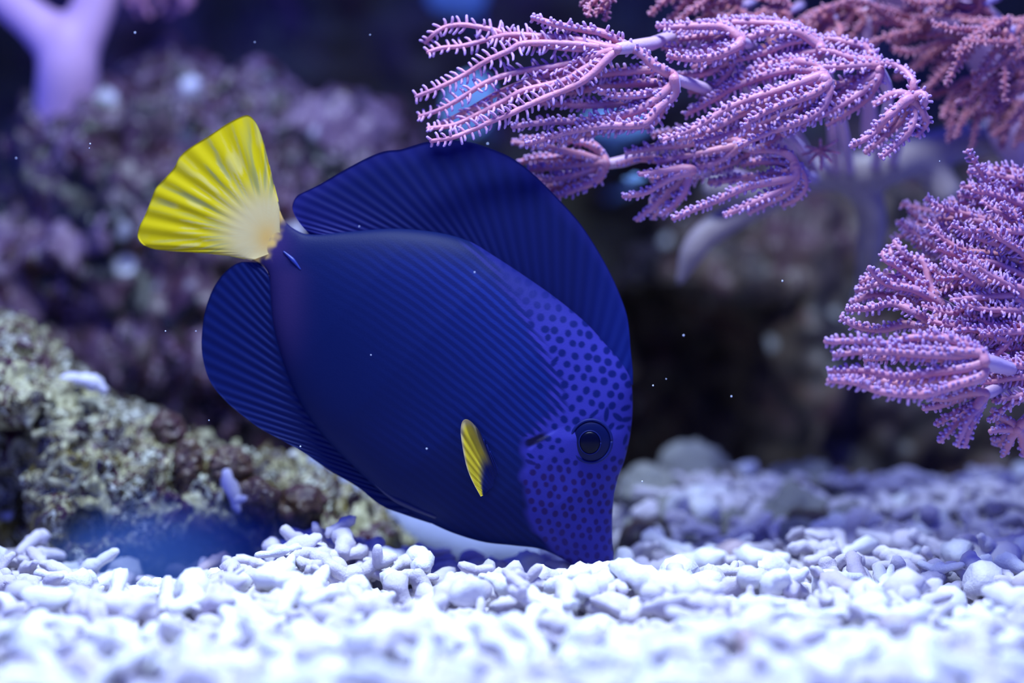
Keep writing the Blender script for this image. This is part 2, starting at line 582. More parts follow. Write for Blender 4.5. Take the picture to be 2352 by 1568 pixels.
# ------------------------------------------------------------------ the fish
pig = NT('fish_skin')
_a = pig.n('ShaderNodeAttribute', attribute_name='pigment')
pig.set(Base_Color=_a.outputs['Color'], Roughness=0.55, Specular_IOR_Level=0.10)
pig.bump(pig.noise(pig.coord(), 2600, 2), 0.25, 0.00012)
M['skin'] = pig.m
fm = NT('fin_membrane')
_a = fm.n('ShaderNodeAttribute', attribute_name='pigment')
fm.set(Base_Color=_a.outputs['Color'], Roughness=0.55, Specular_IOR_Level=0.12)
_t = fm.n('ShaderNodeBsdfTranslucent')
fm.l(_a.outputs['Color'], _t.inputs['Color'])
_x = fm.n('ShaderNodeMixShader')
_x.inputs[0].default_value = 0.3
fm.l(fm.b.outputs[0], _x.inputs[1]); fm.l(_t.outputs[0], _x.inputs[2]); fm.l(_x.outputs[0], fm.out.inputs['Surface'])
M['fin'] = fm.m
M['ray_blue'] = flat('blue_fin_ray', (0.022, 0.034, 0.26), 0.5, 0.15)
M['ray_front'] = flat('front_fin_ray', (0.006, 0.011, 0.13), 0.5, 0.15)
M['ray_anal'] = flat('lower_fin_ray', (0.008, 0.018, 0.15), 0.5, 0.15)
M['ray_yellow'] = flat('yellow_fin_ray', (0.86, 0.72, 0.03), 0.5)
M['eye_dark'] = flat('fish_eye', (0.0025, 0.005, 0.045), 0.35, 0.12)
M['pupil'] = flat('fish_pupil', (0.0008, 0.0012, 0.012), 0.3, 0.12)
M['eye_rim'] = flat('eye_rim', (0.005, 0.009, 0.09), 0.5, 0.15)

fish = empty('surgeonfish', P(1385, 1290, 0.0))
tag(fish, 'dark blue surgeonfish with yellow tail nosing down into the white gravel', 'fish')

T_pts = [(640, 478), (655, 508), (682, 529), (715, 538), (800, 531), (906, 524), (1006, 533), (1078, 553), (1136, 587), (1212, 637), (1281, 686), (1346, 740), (1388, 786), (1423, 826), (1447, 868), (1453, 920), (1449, 985), (1436, 1048), (1420, 1095), (1410, 1138), (1406, 1190), (1407, 1240), (1409, 1278), (1404, 1300)]
B_pts = [(577, 594), (600, 606), (617, 629), (621, 675), (628, 744), (647, 817), (670, 882), (697, 937), (734, 990), (780, 1040), (830, 1088), (880, 1133), (935, 1170), (990, 1200), (1045, 1224), (1110, 1243), (1180, 1251), (1240, 1259), (1290, 1281), (1330, 1306), (1362, 1318)]
NS, NF, NB = 430, 250, 44
Tc, Bc = cr(T_pts, NS), cr(B_pts, NS)
th = np.concatenate([np.linspace(0, np.pi, NF, endpoint=False), np.linspace(np.pi, 2 * np.pi, NB, endpoint=False)])
# crowd the front samples evenly over the flank
cth, sth = np.cos(th), np.sin(th)
flat_c = np.linspace(1, -1, NF, endpoint=False)
cth[:NF] = 0.55 * cth[:NF] + 0.45 * flat_c
sth[:NF] = np.sqrt(np.clip(1 - cth[:NF] ** 2, 0, 1))
sv = np.linspace(0, 1, NS)
wid = np.interp(sv, [0, 0.05, 0.12, 0.25, 0.4, 0.55, 0.7, 0.8, 0.9, 0.96, 1.0], [8, 20, 36, 66, 92, 104, 100, 86, 60, 40, 20])
mid, half = (Tc + Bc) / 2, (Tc - Bc) / 2
PX = mid[:, None, 0] + half[:, None, 0] * cth[None]
PY = mid[:, None, 1] + half[:, None, 1] * cth[None]
YO = -wid[:, None] * np.sign(sth)[None] * np.abs(sth)[None] ** 0.85
front = (sth > 0)[None]


def op_x(y):       # the free edge of the gill cover
    return np.interp(y, [960, 985, 1000, 1020, 1070, 1130, 1180, 1215, 1250, 1290], [1300, 1258, 1232, 1212, 1200, 1198, 1210, 1226, 1256, 1300])


inop = sstep(-3, 9, PX - op_x(PY)) * sstep(965, 1000, PY)
YO = YO - 6.5 * inop * np.abs(sth)[None]
# eye bulge, cheek groove
de = np.hypot(PX - 1360, PY - 1012)
YO = YO - 7 * np.exp(-(de / 60) ** 2) * np.sign(YO) * -1
groove = np.abs(PX - np.interp(PY, [1090, 1180, 1240, 1290], [1262, 1270, 1296, 1340]))
YO = YO + 2.5 * np.exp(-(groove / 6) ** 2) * sstep(1080, 1130, PY) * (YO < 0)

# pigment
XB = np.interp(PY, [540, 600, 640, 700, 790, 863, 926, 955, 978, 992, 1130, 1210, 1300], [1060, 1120, 1150, 1190, 1245, 1276, 1282, 1256, 1236, 1206, 1198, 1225, 1300])
dxs = PX - 750
run = PY - (0.54 * dxs + 0.0004 * dxs ** 2)
wob = 0.6 * vnoise(np.stack([PX / 60, PY / 60, 0 * PX], -1), 3)
ph = run / 23.0 * 2 * np.pi + wob
stripe = sstep(-0.35, 0.55, np.sin(ph))
head = sstep(-13, 13, PX - XB - 13 * (1 - 2 * stripe) * (PY < 990) + 10 * vnoise(np.stack([PX / 30, PY / 30, 0 * PX], -1), 8))
near = np.clip(1 - (XB - PX) / 470, 0, 1) ** 1.6
near = near * (1 - 0.75 * sstep(930, 1080, PY)) * sstep(10, 90, np.abs(PY - np.interp(PX, Tc[:, 0], Tc[:, 1])) + 30 * (PX > 1150))
C3 = lambda r, g, b: np.array([r, g, b])
rear_c = C3(0.0014, 0.0058, 0.0530)
purp = C3(0.0440, 0.0240, 0.1120)
head_c = C3(0.0280, 0.0260, 0.2240)
dark = C3(0.003, 0.007, 0.085)
lite = C3(0.0072, 0.0192, 0.1680)
col = np.broadcast_to(rear_c, PX.shape + (3,)).copy()


def blend(c, f):
    global col
    col = col * (1 - f[..., None]) + c * f[..., None]


blend(purp, np.exp(-((PX - 612) / 55) ** 2 - ((PY - 560) / 60) ** 2) * 0.95)
blend(purp * 0.7, np.exp(-((PX - 660) / 45) ** 2) * sstep(590, 640, PY) * sstep(900, 700, PY) * 0.7)
st_d = (1 - stripe)
blend(lite, near * stripe * (1 - head) * 0.95)
blend(dark, near * st_d * (1 - head) * 0.9)
blend(head_c, head * (0.35 + 0.65 * sstep(620, 800, PY)))
# dots: a jittered hexagonal scatter over the head, smaller and redder towards the mouth
dots = []
sp = 27.0
ca, sa = math.cos(0.2), math.sin(0.2)
for i in range(-50, 50):
    for j in range(-50, 50):
        u, w = (i + 0.5 * (j % 2)) * sp, j * sp * 0.88
        x, y = 1290 + u * ca - w * sa, 950 + u * sa + w * ca
        x += random.uniform(-4, 4); y += random.uniform(-4, 4)
        if y > 1040:
            x = 1300 + (x - 1300) * 0.86; y = 1040 + (y - 1040) * 0.86
        xb = np.interp(y, [540, 600, 640, 700, 790, 863, 926, 955, 978, 992, 1130, 1210, 1300], [1060, 1100, 1130, 1178, 1245, 1276, 1282, 1256, 1236, 1206, 1198, 1225, 1300])
        if x < xb + 3 or x > 1456 or y > 1310 or y < 560 or math.hypot(x - 1360, y - 1012) < 56:
            continue
        dots.append((x, y))
R2 = np.full(PX.shape, 9.0)
RED = np.zeros(PX.shape)
for (x, y) in dots:
    r = random.uniform(7.2, 9.2) if y < 960 else random.uniform(5.8, 7.6)
    an, asp = random.uniform(0, 3.14), random.uniform(1.0, 1.15)
    if 930 < y < 1010 and x > 1370 or random.random() < 0.03:
        asp = random.uniform(1.5, 2.1)
    if y > 1060:
        an, asp = 1.5 + random.uniform(-0.4, 0.4), random.uniform(1.0, 1.3)
    m = (np.abs(PX - x) < 24) & (np.abs(PY - y) < 24)
    dx, dy = PX[m] - x, PY[m] - y
    a = (dx * math.cos(an) + dy * math.sin(an)) / (r * asp)
    b = (-dx * math.sin(an) + dy * math.cos(an)) / r * math.sqrt(asp)
    d = np.hypot(a, b)
    R2[m] = np.minimum(R2[m], d)
    if y > 1035:
        RED[m] = np.where(d < 1.4, 1, RED[m])
dm = sstep(1.22, 0.78, R2)
redc = C3(0.024, 0.009, 0.085)
dotc = dark * (1 - 0.75 * RED[..., None] * sstep(1020, 1090, PY)[..., None]) + redc * 0.75 * RED[..., None] * sstep(1020, 1090, PY)[..., None]
fd = (dm * (0.45 + 0.55 * sstep(640, 760, PY)) * sstep(-8, 6, PX - XB) * (1 - 0.3 * sstep(1150, 1280, PY)))[..., None]
col = col * (1 - fd) + dotc * fd
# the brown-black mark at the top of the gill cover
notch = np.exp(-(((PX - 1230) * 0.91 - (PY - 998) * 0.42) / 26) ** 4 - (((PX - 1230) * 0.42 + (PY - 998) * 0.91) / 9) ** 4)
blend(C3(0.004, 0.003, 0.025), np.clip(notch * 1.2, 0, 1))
rootn = vnoise(np.stack([PX / 14, PY / 14, 0 * PX], -1), 12)
blend(C3(0.66, 0.42, 0.10), sstep(0.034, 0.012, sv[:, None] + 0.010 * rootn + 0 * PX))
bv = PA(PX, PY, np.zeros_like(PX))
bv[..., 1] += YO * UPX
nth = len(th)
BODY_XY = np.stack([PX, PY], -1)[:, :NF].reshape(-1, 2)
BODY_Y = bv[:, :NF, 1].reshape(-1)


def skin_y(x, y):
    return BODY_Y[np.argmin((BODY_XY[:, 0] - x) ** 2 + (BODY_XY[:, 1] - y) ** 2)]


bq = grid_quads(NS, nth, wrap_v=True)
j = np.arange(nth)
j2 = (j + 1) % nth
bt = np.vstack([np.stack([j2, j, np.full(nth, NS * nth)], -1), np.stack([(NS - 1) * nth + j, (NS - 1) * nth + j2, np.full(nth, NS * nth + 1)], -1)])
bvv = np.vstack([bv.reshape(-1, 3), bv[0].mean(0)[None], bv[-1].mean(0)[None]])
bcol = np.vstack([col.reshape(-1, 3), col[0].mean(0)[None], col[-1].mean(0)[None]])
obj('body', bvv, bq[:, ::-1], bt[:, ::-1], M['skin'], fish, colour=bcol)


def fin(name, base, outer, ns, nt, warp, thick, colour_fn, fold, mat, bend=0.0, tuck=0.0, y0=0.0, yfn=None):
    """a thin fin between its base line and its margin; returns the object and its surface function"""
    b, o = cr(base, 400), cr(outer, 400)
    s = np.linspace(0, 1, ns)[:, None]
    t = np.linspace(0, 1, nt)[None]

    def pos(s, t):
        so = s ** warp
        i = s * 399
        k = so * 399
        bx, by = np.interp(i, np.arange(400), b[:, 0]), np.interp(i, np.arange(400), b[:, 1])
        ox, oy = np.interp(k, np.arange(400), o[:, 0]), np.interp(k, np.arange(400), o[:, 1])
        t2 = t * (1 + tuck) - tuck
        return bx + (ox - bx) * t2, by + (oy - by) * t2
    x, y = pos(s + 0 * t, t + 0 * s)
    yc = y0 + fold(s, t) * UPX + bend * UPX * t ** 2 * np.sin(s * 3.0)
    if yfn is not None:
        yc = yc + yfn(s, t)
    th_ = thick * UPX * (1 - 0.75 * t) * (np.clip(np.minimum(s, 1 - s) * 30, 0.15, 1)) + 0 * s
    f = PA(x, y, yc - th_)
    g = PA(x, y, yc + th_)
    v = np.vstack([f.reshape(-1, 3), g.reshape(-1, 3)])
    N = ns * nt
    q1 = grid_quads(ns, nt)
    rim = np.concatenate([np.arange(nt), np.arange(1, ns) * nt + nt - 1, (ns - 1) * nt + np.arange(nt - 2, -1, -1), np.arange(ns - 2, 0, -1) * nt])
    r2 = np.roll(rim, -1)
    q = np.vstack([q1, q1[:, ::-1] + N, np.stack([rim, rim + N, r2 + N, r2], -1)])
    c = colour_fn(s + 0 * t, t + 0 * s, x, y).reshape(-1, 3)
    ob = obj(name, v, q, (), mat, fish, colour=np.vstack([c, c]))

    def at(s, t):
        s = np.asarray(s, float); t = np.asarray(t, float)
        x, y = pos(s, t)
        yy = y0 + fold(s, t) * UPX + bend * UPX * t ** 2 * np.sin(s * 3.0)
        if yfn is not None:
            yy = yy + yfn(s, t)
        return PA(x, y, yy)
    return ob, at


def rays(finob, at, ss, t0, t1, r0, r1, mat, n=16, lean=0.0):
    for k, s in enumerate(ss):
        t = np.linspace(t0, t1 * random.uniform(0.93, 1.0), n)
        p = at(np.clip(s + lean * t, 0, 1), t)
        v, q, tt = tube(p, np.linspace(r0, r1, n) * UPX, 6)
        obj('ray', v, q, tt, mat, finob)


# dorsal fin
d_base = [(712, 540), (800, 533), (906, 526), (1006, 536), (1078, 556), (1136, 590), (1212, 640), (1281, 690), (1346, 744), (1388, 790), (1425, 832), (1450, 880)]
d_out = [(706, 533), (690, 515), (675, 490), (672, 470), (682, 450), (702, 439), (740, 420), (800, 385), (850, 359), (885, 347), (920, 343), (950, 334), (985, 325), (1040, 322), (1080, 326), (1130, 342), (1180, 365), (1230, 404), (1280, 454), (1330, 510), (1370, 570), (1402, 628), (1425, 680), (1440, 725), (1446, 770), (1448, 800), (1453, 850), (1453, 885)]


def d_col(s, t, x, y):
    f = 0.5 + 0.5 * np.sin(s * 2 * np.pi * 33)
    a = C3(0.003, 0.006, 0.06); b = C3(0.006, 0.011, 0.10)
    k = (0.25 + 0.5 * f * sstep(0.02, 0.2, t) + 0.25 * sstep(0.75, 1.0, t))[..., None]
    c = a * (1 - k) + b * k
    k2 = (sstep(0.3, 0.0, s) * 0.5 + 0.3 * sstep(0.8, 1, t))[..., None]
    c = c * (1 - k2) + C3(0.022, 0.020, 0.19) * k2
    k3 = sstep(0.72, 1.0, s)[..., None] * 0.55
    c = c * (1 - k3) + C3(0.008, 0.025, 0.25) * k3
    return c


dors, d_at = fin('dorsal_fin', d_base, d_out, 330, 40, 1.42, 9, d_col, lambda s, t: 1.0 * np.sin(s * 2 * np.pi * 33) * sstep(0, 0.2, t) * (1 - 0.5 * t), M['fin'], bend=14, tuck=0.08)
rays(dors, d_at, [(k + 0.25) / 33 for k in range(1, 25)], 0.03, 0.80, 3.4, 1.0, M['ray_blue'])
rays(dors, d_at, [(k + 0.25) / 33 for k in range(25, 32)], 0.05, 0.75, 2.6, 1.2, M['ray_front'])

# anal fin
a_base = [(598, 604), (614, 629), (620, 675), (627, 744), (646, 817), (669, 882), (696, 937), (733, 988), (779, 1037), (829, 1084), (880, 1128), (930, 1164), (985, 1196)]
a_out = [(592, 602), (548, 603), (512, 630), (486, 670), (470, 720), (463, 780), (467, 830), (485, 880), (520, 922), (560, 956), (600, 985), (650, 1012), (700, 1041), (760, 1082), (820, 1117), (875, 1160), (930, 1182), (990, 1202)]


def a_col(s, t, x, y):
    f = 0.5 + 0.5 * np.sin(s * 2 * np.pi * 30)
    a = C3(0.002, 0.004, 0.045); b = C3(0.004, 0.014, 0.13)
    k = (0.40 + 0.30 * f)[..., None]
    return a * (1 - k) + b * k


anal, a_at = fin('anal_fin', a_base, a_out, 260, 34, 1.5, 8, a_col, lambda s, t: 1.8 * np.sin(s * 2 * np.pi * 30) * sstep(0, 0.2, t) * (1 - 0.6 * t), M['fin'], bend=-10, tuck=0.1)
rays(anal, a_at, [(k + 0.25) / 30 for k in range(1, 26)], 0.05, 0.55, 2.4, 0.9, M['ray_anal'], lean=-0.02)

# tail fin
t_base = [(641, 474), (637, 505), (627, 540), (606, 572), (574, 597)]
t_out = [(634, 445), (622, 395), (610, 345), (600, 310), (588, 282), (573, 266), (556, 267), (520, 285), (480, 312), (435, 340), (413, 360), (400, 385), (378, 410), (358, 432), (345, 465), (330, 500), (320, 522), (317, 545), (330, 562), (355, 572), (400, 577), (450, 580), (510, 585), (550, 590)]


def t_col(s, t, x, y):
    r = np.hypot(x - 612, y - 540)
    yel = C3(0.70, 0.55, 0.003)
    pale = C3(0.78, 0.62, 0.30)
    grey = C3(0.34, 0.34, 0.10)
    a = np.arctan2(540 - y, 612 - x)
    n = vnoise(np.stack([a * 13, r / 160, 0 * a], -1), 5)
    n2 = vnoise(np.stack([a * 34, r / 60, 0 * a + 3], -1), 6)
    st = sstep(0.05, 0.55, n * 0.65 + n2 * 0.55) * sstep(70, 120, r) * sstep(310, 200, r)
    c = np.broadcast_to(yel, x.shape + (3,))
    k = (sstep(150, 55, r) * 0.85)[..., None]
    c = c * (1 - k) + pale * k
    k = (sstep(0.15, 0.6, n2) * 0.45 * sstep(300, 130, r))[..., None]
    c = c * (1 - k) + C3(0.78, 0.66, 0.30) * k
    c = c * (1 - st[..., None] * 0.75) + grey * st[..., None] * 0.75
    k = (np.exp(-((x - 612) / 26) ** 2 - ((y - 545) / 34) ** 2) * 0.7)[..., None]
    c = c * (1 - k) + C3(0.82, 0.48, 0.08) * k
    ed = (sstep(0.012, 0.0, np.minimum(s, 1 - s)) * 0.6)[..., None]
    return c * (1 - ed) + C3(0.5, 0.5, 0.62) * ed


tail, t_at = fin('tail_fin', t_base, t_out, 240, 60, 1.0, 13, t_col, lambda s, t: 1.6 * np.sin(s * 2 * np.pi * 17 + 2 * np.sin(s * 11)) * sstep(0.3, 0.8, t), M['fin'], bend=26, tuck=0.12)
rays(tail, t_at, [(k + 0.5) / 17 for k in range(17)], 0.35, 0.96, 2.6, 0.6, M['ray_yellow'])

# pectoral fin, standing off the flank towards the lens
p_base = [(1152, 1096), (1142, 1108), (1128, 1122), (1112, 1136)]
p_out = [(1128, 1042), (1103, 992), (1078, 965), (1063, 966), (1058, 990), (1063, 1030), (1072, 1072), (1085, 1105), (1104, 1140)]
py_ = skin_y(1130, 1115)


def p_col(s, t, x, y):
    k = sstep(0.18, 0.40, s)[..., None] * sstep(0.25, 0.5, t)[..., None]
    n = vnoise(np.stack([s * 22, t * 3, 0 * s], -1), 9)[..., None]
    c = C3(0.008, 0.015, 0.12) * (1 - k) + (C3(0.72, 0.56, 0.03) * (1 - 0.25 * np.clip(n, 0, 1))) * k
    e = (sstep(0.88, 1.0, t) * k[..., 0] * 0.5)[..., None]
    return c * (1 - e) + C3(0.6, 0.5, 0.5) * e


pec, p_at = fin('pectoral_fin', p_base, p_out, 70, 26, 1.0, 4, p_col, lambda s, t: 3 * np.sin(s * 2 * np.pi * 9) * t, M['fin'], y0=py_ + 0.0003, yfn=lambda s, t: -0.0085 * t * (0.35 + 0.65 * s))
rays(pec, p_at, [0.04, 0.10, 0.17], 0.05, 0.95, 2.2, 1.2, M['ray_blue'])
rays(pec, p_at, [0.35 + 0.08 * k for k in range(8)], 0.4, 0.97, 1.8, 0.8, M['ray_yellow'])

# folded pelvic fin and the spine beside the tail root
pf = cr([(862, 1112), (900, 1140), (950, 1165), (1000, 1186)], 20)
pv, pq, pt = tube(np.stack([PA(x, y, skin_y(x, y) - 0.0004) for x, y in pf]), np.interp(np.linspace(0, 1, 20), [0, 0.4, 1], [2, 9, 6]) * UPX, 8)
obj('pelvic_fin', pv, pq, pt, flat('pelvic_fin_skin', (0.003, 0.006, 0.06), 0.5), fish)
pf = cr([(652, 578), (672, 596), (690, 618)], 14)
pv, pq, pt = tube(np.stack([PA(x, y, skin_y(x, y) - 0.0001) for x, y in pf]), np.interp(np.linspace(0, 1, 14), [0, 0.5, 1], [2, 5, 1.5]) * UPX, 8)
obj('tail_spine', pv, pq, pt, flat('tail_spine_skin', (0.012, 0.025, 0.2), 0.4), fish)

# eye: a low dome with rim and pupil
def dome(cx_, cy_, rx, ry, h, yb, n=40, m=14):
    a = np.linspace(0, np.pi / 2, m)[:, None]
    b = (np.arange(n) * 2 * np.pi / n)[None]
    x = cx_ + rx * np.cos(a) * np.cos(b)
    y = cy_ + ry * np.cos(a) * np.sin(b)
    yy = yb - h * UPX * np.sin(a) + 0 * b
    v = PA(x, y, yy + 0 * x)
    back = PA(x[0], y[0], np.full(n, yb + 0.003))
    return np.vstack([back, v.reshape(-1, 3)]), grid_quads(m + 1, n, wrap_v=True)


ey = skin_y(1358, 1012)
v, q = dome(1358, 1013, 46, 48, 13, ey + 0.0002)
eye = obj('eye', v, q, (), M['eye_dark'], fish)
v, q = dome(1355, 1016, 23, 25, 7, ey - 11.0 * UPX)
obj('pupil', v, q, (), M['pupil'], eye)
a = np.linspace(0, 2 * np.pi, 60)
v, q, t = tube(PA(1358 + 47 * np.cos(a), 1013 + 49 * np.sin(a), ey - 2.0 * UPX + 0 * a), 3.4 * UPX, 8, False)
obj('eye_rim', v, q, t, M['eye_rim'], eye)
a = np.linspace(0, 2 * np.pi, 40)
v, q, t = tube(PA(1355 + 25 * np.cos(a), 1016 + 27 * np.sin(a), ey - 11.0 * UPX + 0 * a), 1.6 * UPX, 6, False)
obj('iris_ring', v, q, t, M['eye_rim'], eye)

# ------------------------------------------------------------------ coral gravel
def lathe_piece(rad, bend, seed, sides=10, n=12, flat_=1.0, rough=0.12):
    """a bumpy rod of length 1 along x"""
    t = np.linspace(-0.42, 0.42, n)
    p = np.stack([t, bend * (t ** 2 - 0.06), 0.3 * bend * t], -1)
    v, q, tt = tube(p, np.interp(np.linspace(0, 1, n), np.linspace(0, 1, len(rad)), rad), sides)
    c = v.copy(); c[:, 0] *= 0.3
    d = c / (np.linalg.norm(c, axis=1, keepdims=True) + 1e-9)
    v = v + d * (rough * 0.55 * fbm(v * 5 + seed * 3.1, 3, seed))[:, None]
    v[:, 2] *= flat_
    return v, q, tt


def branched(seed, n=3):
    r = np.random.default_rng(seed)
    g = Geo()
    v, q, t = lathe_piece([0.13, 0.17, 0.15, 0.12], 0.25, seed, 8, 8)
    g.add(v, q, t)
    for k in range(n - 1):
        b = np.array([r.uniform(-0.15, 0.2), 0, 0])
        e = b + np.array([r.uniform(-0.15, 0.3), r.choice([-1, 1]) * r.uniform(0.28, 0.4), r.uniform(-0.1, 0.2)])
        v, q, t = tube(cr([b, (b + e) / 2 + r.uniform(-0.03, 0.03, 3), e], 5), [0.13, 0.12, 0.115, 0.12, 0.1], 7)
        g.add(v, q, t)
    return g.arrays()[:3]


def lump(seed, radii, pits=0.0):
    v, q, t = blob((0, 0, 0), radii, 9, 12, (0, 0, 0), 1, seed)
    n = v / (np.linalg.norm(v, axis=1, keepdims=True) + 1e-9)
    d = 0.10 * fbm(v * 3.5 + seed, 2, seed) - pits * sstep(0.35, 0.15, worley(v * 3 + seed, seed))
    return v + n * d[:, None], q, t


KINDS = [
    ('rod', lathe_piece([0.15, 0.19, 0.17, 0.18, 0.14], 0.1, 1), 'white rod-shaped coral fragment lying in the gravel bed'),
    ('bent', lathe_piece([0.12, 0.15, 0.16, 0.15, 0.11], 0.8, 2), 'white curved coral fragment lying in the gravel bed'),
    ('bone', lathe_piece([0.19, 0.15, 0.12, 0.15, 0.2], -0.25, 3), 'white bone-shaped coral fragment lying in the gravel bed'),
    ('branch', branched(4, 2), 'white forked coral fragment lying in the gravel bed'),
    ('branch', branched(5, 3), 'white three-armed coral fragment lying in the gravel bed'),
    ('lump', lump(6, (0.42, 0.33, 0.29)), 'white rounded coral pebble lying in the gravel bed'),
    ('lump', lump(7, (0.40, 0.36, 0.34), 0.16), 'white pitted coral lump lying in the gravel bed'),
    ('bean', lathe_piece([0.2, 0.26, 0.24, 0.27, 0.19], 0.5, 8), 'white bean-shaped coral fragment lying in the gravel bed'),
    ('chip', lathe_piece([0.16, 0.24, 0.26, 0.2, 0.12], 0.35, 9, flat_=0.5), 'white flat coral chip lying in the gravel bed'),
    ('thin', lathe_piece([0.08, 0.1, 0.1, 0.09, 0.07], 0.5, 10), 'thin white coral twig lying in the gravel bed'),
    ('cone', lathe_piece([0.26, 0.22, 0.16, 0.12, 0.08], 0.3, 12), 'white tapering coral fragment lying in the gravel bed'),
]
WEIGHT = np.array([1.3, 1.0, 1.0, 1.1, 0.8, 1.2, 1.0, 1.2, 0.7, 0.5, 0.9])
WEIGHT = WEIGHT / WEIGHT.sum()

RES = 0.0009
HX0, HY0 = -XW, -0.26
HM = np.zeros((int(2 * XW / RES) + 1, int(0.60 / RES) + 1))
ii, jj = np.meshgrid(np.arange(HM.shape[0]), np.arange(HM.shape[1]), indexing='ij')
TARGET = bed(HX0 + ii * RES, HY0 + jj * RES)
HM[:] = TARGET - 0.0075
rg = np.random.default_rng(19)
placed = []


def rotmat(yaw, tilt, roll):
    return np.array(Matrix.Rotation(yaw, 3, 'Z') @ Matrix.Rotation(tilt, 3, 'Y') @ Matrix.Rotation(roll, 3, 'X'))


def drop(x, y, size, kind, tilt=None, force=False):
    ci, cj = int((x - HX0) / RES), int((y - HY0) / RES)
    if not (4 < ci < HM.shape[0] - 5 and 4 < cj < HM.shape[1] - 5):
        return
    if not force and HM[ci, cj] > TARGET[ci, cj] - 0.0022:
        return
    R = rotmat(rg.uniform(0, 6.28), rg.normal(0, 0.42) if tilt is None else tilt, rg.uniform(0, 6.28))
    v0 = KINDS[kind][1][0]
    v = v0 @ R.T * size
    a = np.clip(((v[:, 0] + x - HX0) / RES).astype(int), 0, HM.shape[0] - 1)
    b = np.clip(((v[:, 1] + y - HY0) / RES).astype(int), 0, HM.shape[1] - 1)
    z = np.quantile(HM[a, b] - np.minimum(v[:, 2], 0), 0.82) - 0.0002
    if not force and (v[:, 2] + z).max() > TARGET[ci, cj] + 0.0115:
        return
    np.maximum.at(HM, (a, b), v[:, 2] + z)
    placed.append((kind, R, size, np.array([x, y, z]), (a, b), v[:, 2] + z))


def pick_kind():
    return int(rg.choice(len(KINDS), p=WEIGHT))


for _ in range(16000):
    y = rg.uniform(-0.215, 0.075)
    half_w = (y + DIST) * 0.245 * 1.12 + 0.012
    x = rg.uniform(-half_w, half_w)
    drop(x, y, rg.uniform(0.0072, 0.0135) * (1.25 if rg.random() < 0.1 else 1), pick_kind())
# the shaded bed further back on the right
for _ in range(5000):
    y = rg.uniform(0.07, 0.145)
    x = rg.uniform(0.03, (y + DIST) * 0.245 * 1.15)
    drop(x, y, rg.uniform(0.007, 0.0125), pick_kind())
# a few standing pieces along the crest that the photograph picks out
for px, py, y, s, k, tl in [(735, 1215, 0.006, 0.0085, 0, 1.2), (780, 1225, 0.004, 0.008, 0, 0.5), (640, 1255, 0.0, 0.0105, 6, 0.0), (470, 1300, 0.0, 0.0085, 6, 0.3), (515, 1305, -0.002, 0.007, 2, 1.1),
                            (1390, 1290, -0.012, 0.008, 3, 0.2)]:
    p = P(px, py, y)
    drop(p[0], y, s, k, tl, True)

# which pieces show, and how large
score = []
for n, (k, R, s, p, (a, b), top) in enumerate(placed):
    seen = np.mean(HM[a, b] - top < 0.0006)
    px, py = proj(p)
    inside = -20 < px < 2372 and py < 1590
    hidden = p[1] > 0.03 and px < 1420
    score.append(0 if (not inside or hidden or seen < 0.3) else seen * s / (p[1] + DIST))
order = np.argsort(score)[::-1]
single = set(order[:300].tolist())
protos, dulls = [], []
ZONES = [(330, ' in the gravel before the encrusted rock'), (620, ' in the gravel below the yellow tail'), (900, ' in the gravel below the lower fin'), (1250, ' in the gravel under the belly of the fish'),
         (1480, ' in the gravel around the fish snout'), (1880, ' in the gravel before the rubble stones'), (9999, ' in the gravel below the bushy side coral')]
for nm, (v, q, t), lab in KINDS:
    me = make_mesh('coral_fragment', v, q, t)
    me.materials.append(M['piece'])
    protos.append(me)
    me = make_mesh('coral_fragment', v, q, t)
    me.materials.append(M['gravel_dark'])
    dulls.append(me)
bedgeo = Geo()
for n, (k, R, s, p, _, _) in enumerate(placed):
    v, q, t = KINDS[k][1]
    if n in single:
        o = bpy.data.objects.new('coral_fragment', protos[k])
        COL.objects.link(o)
        m = Matrix((R * s).tolist()).to_4x4()
        m.translation = Vector(p)
        o.matrix_world = m
        px, py = proj(p)
        place = next(w for lim, w in ZONES if px < lim)
        dull = rg.random() < 0.07
        if dull:
            o.data = dulls[k]
        look = KINDS[k][2].split(' lying')[0].split(' in the')[0]
        if dull:
            look = look.replace('white', 'lilac-brown stained')
        tag(o, ('big ' if s > 0.0128 else 'stubby ' if s < 0.0095 else '') + look + place, 'coral fragment', 'coral gravel fragments')
    else:
        bedgeo.add(v @ R.T * s + p, q, t)
v, q, t, _ = bedgeo.arrays()
gb = obj('gravel_bed', v, q, t, M['gravel'])
tag(gb, 'bed of countless small white coral gravel pieces', 'gravel', kind='stuff')
print('gravel pieces', len(placed), 'tris', len(q) * 2 + len(t))

# ------------------------------------------------------------------ feathery soft corals
PIN_SIDES = 5


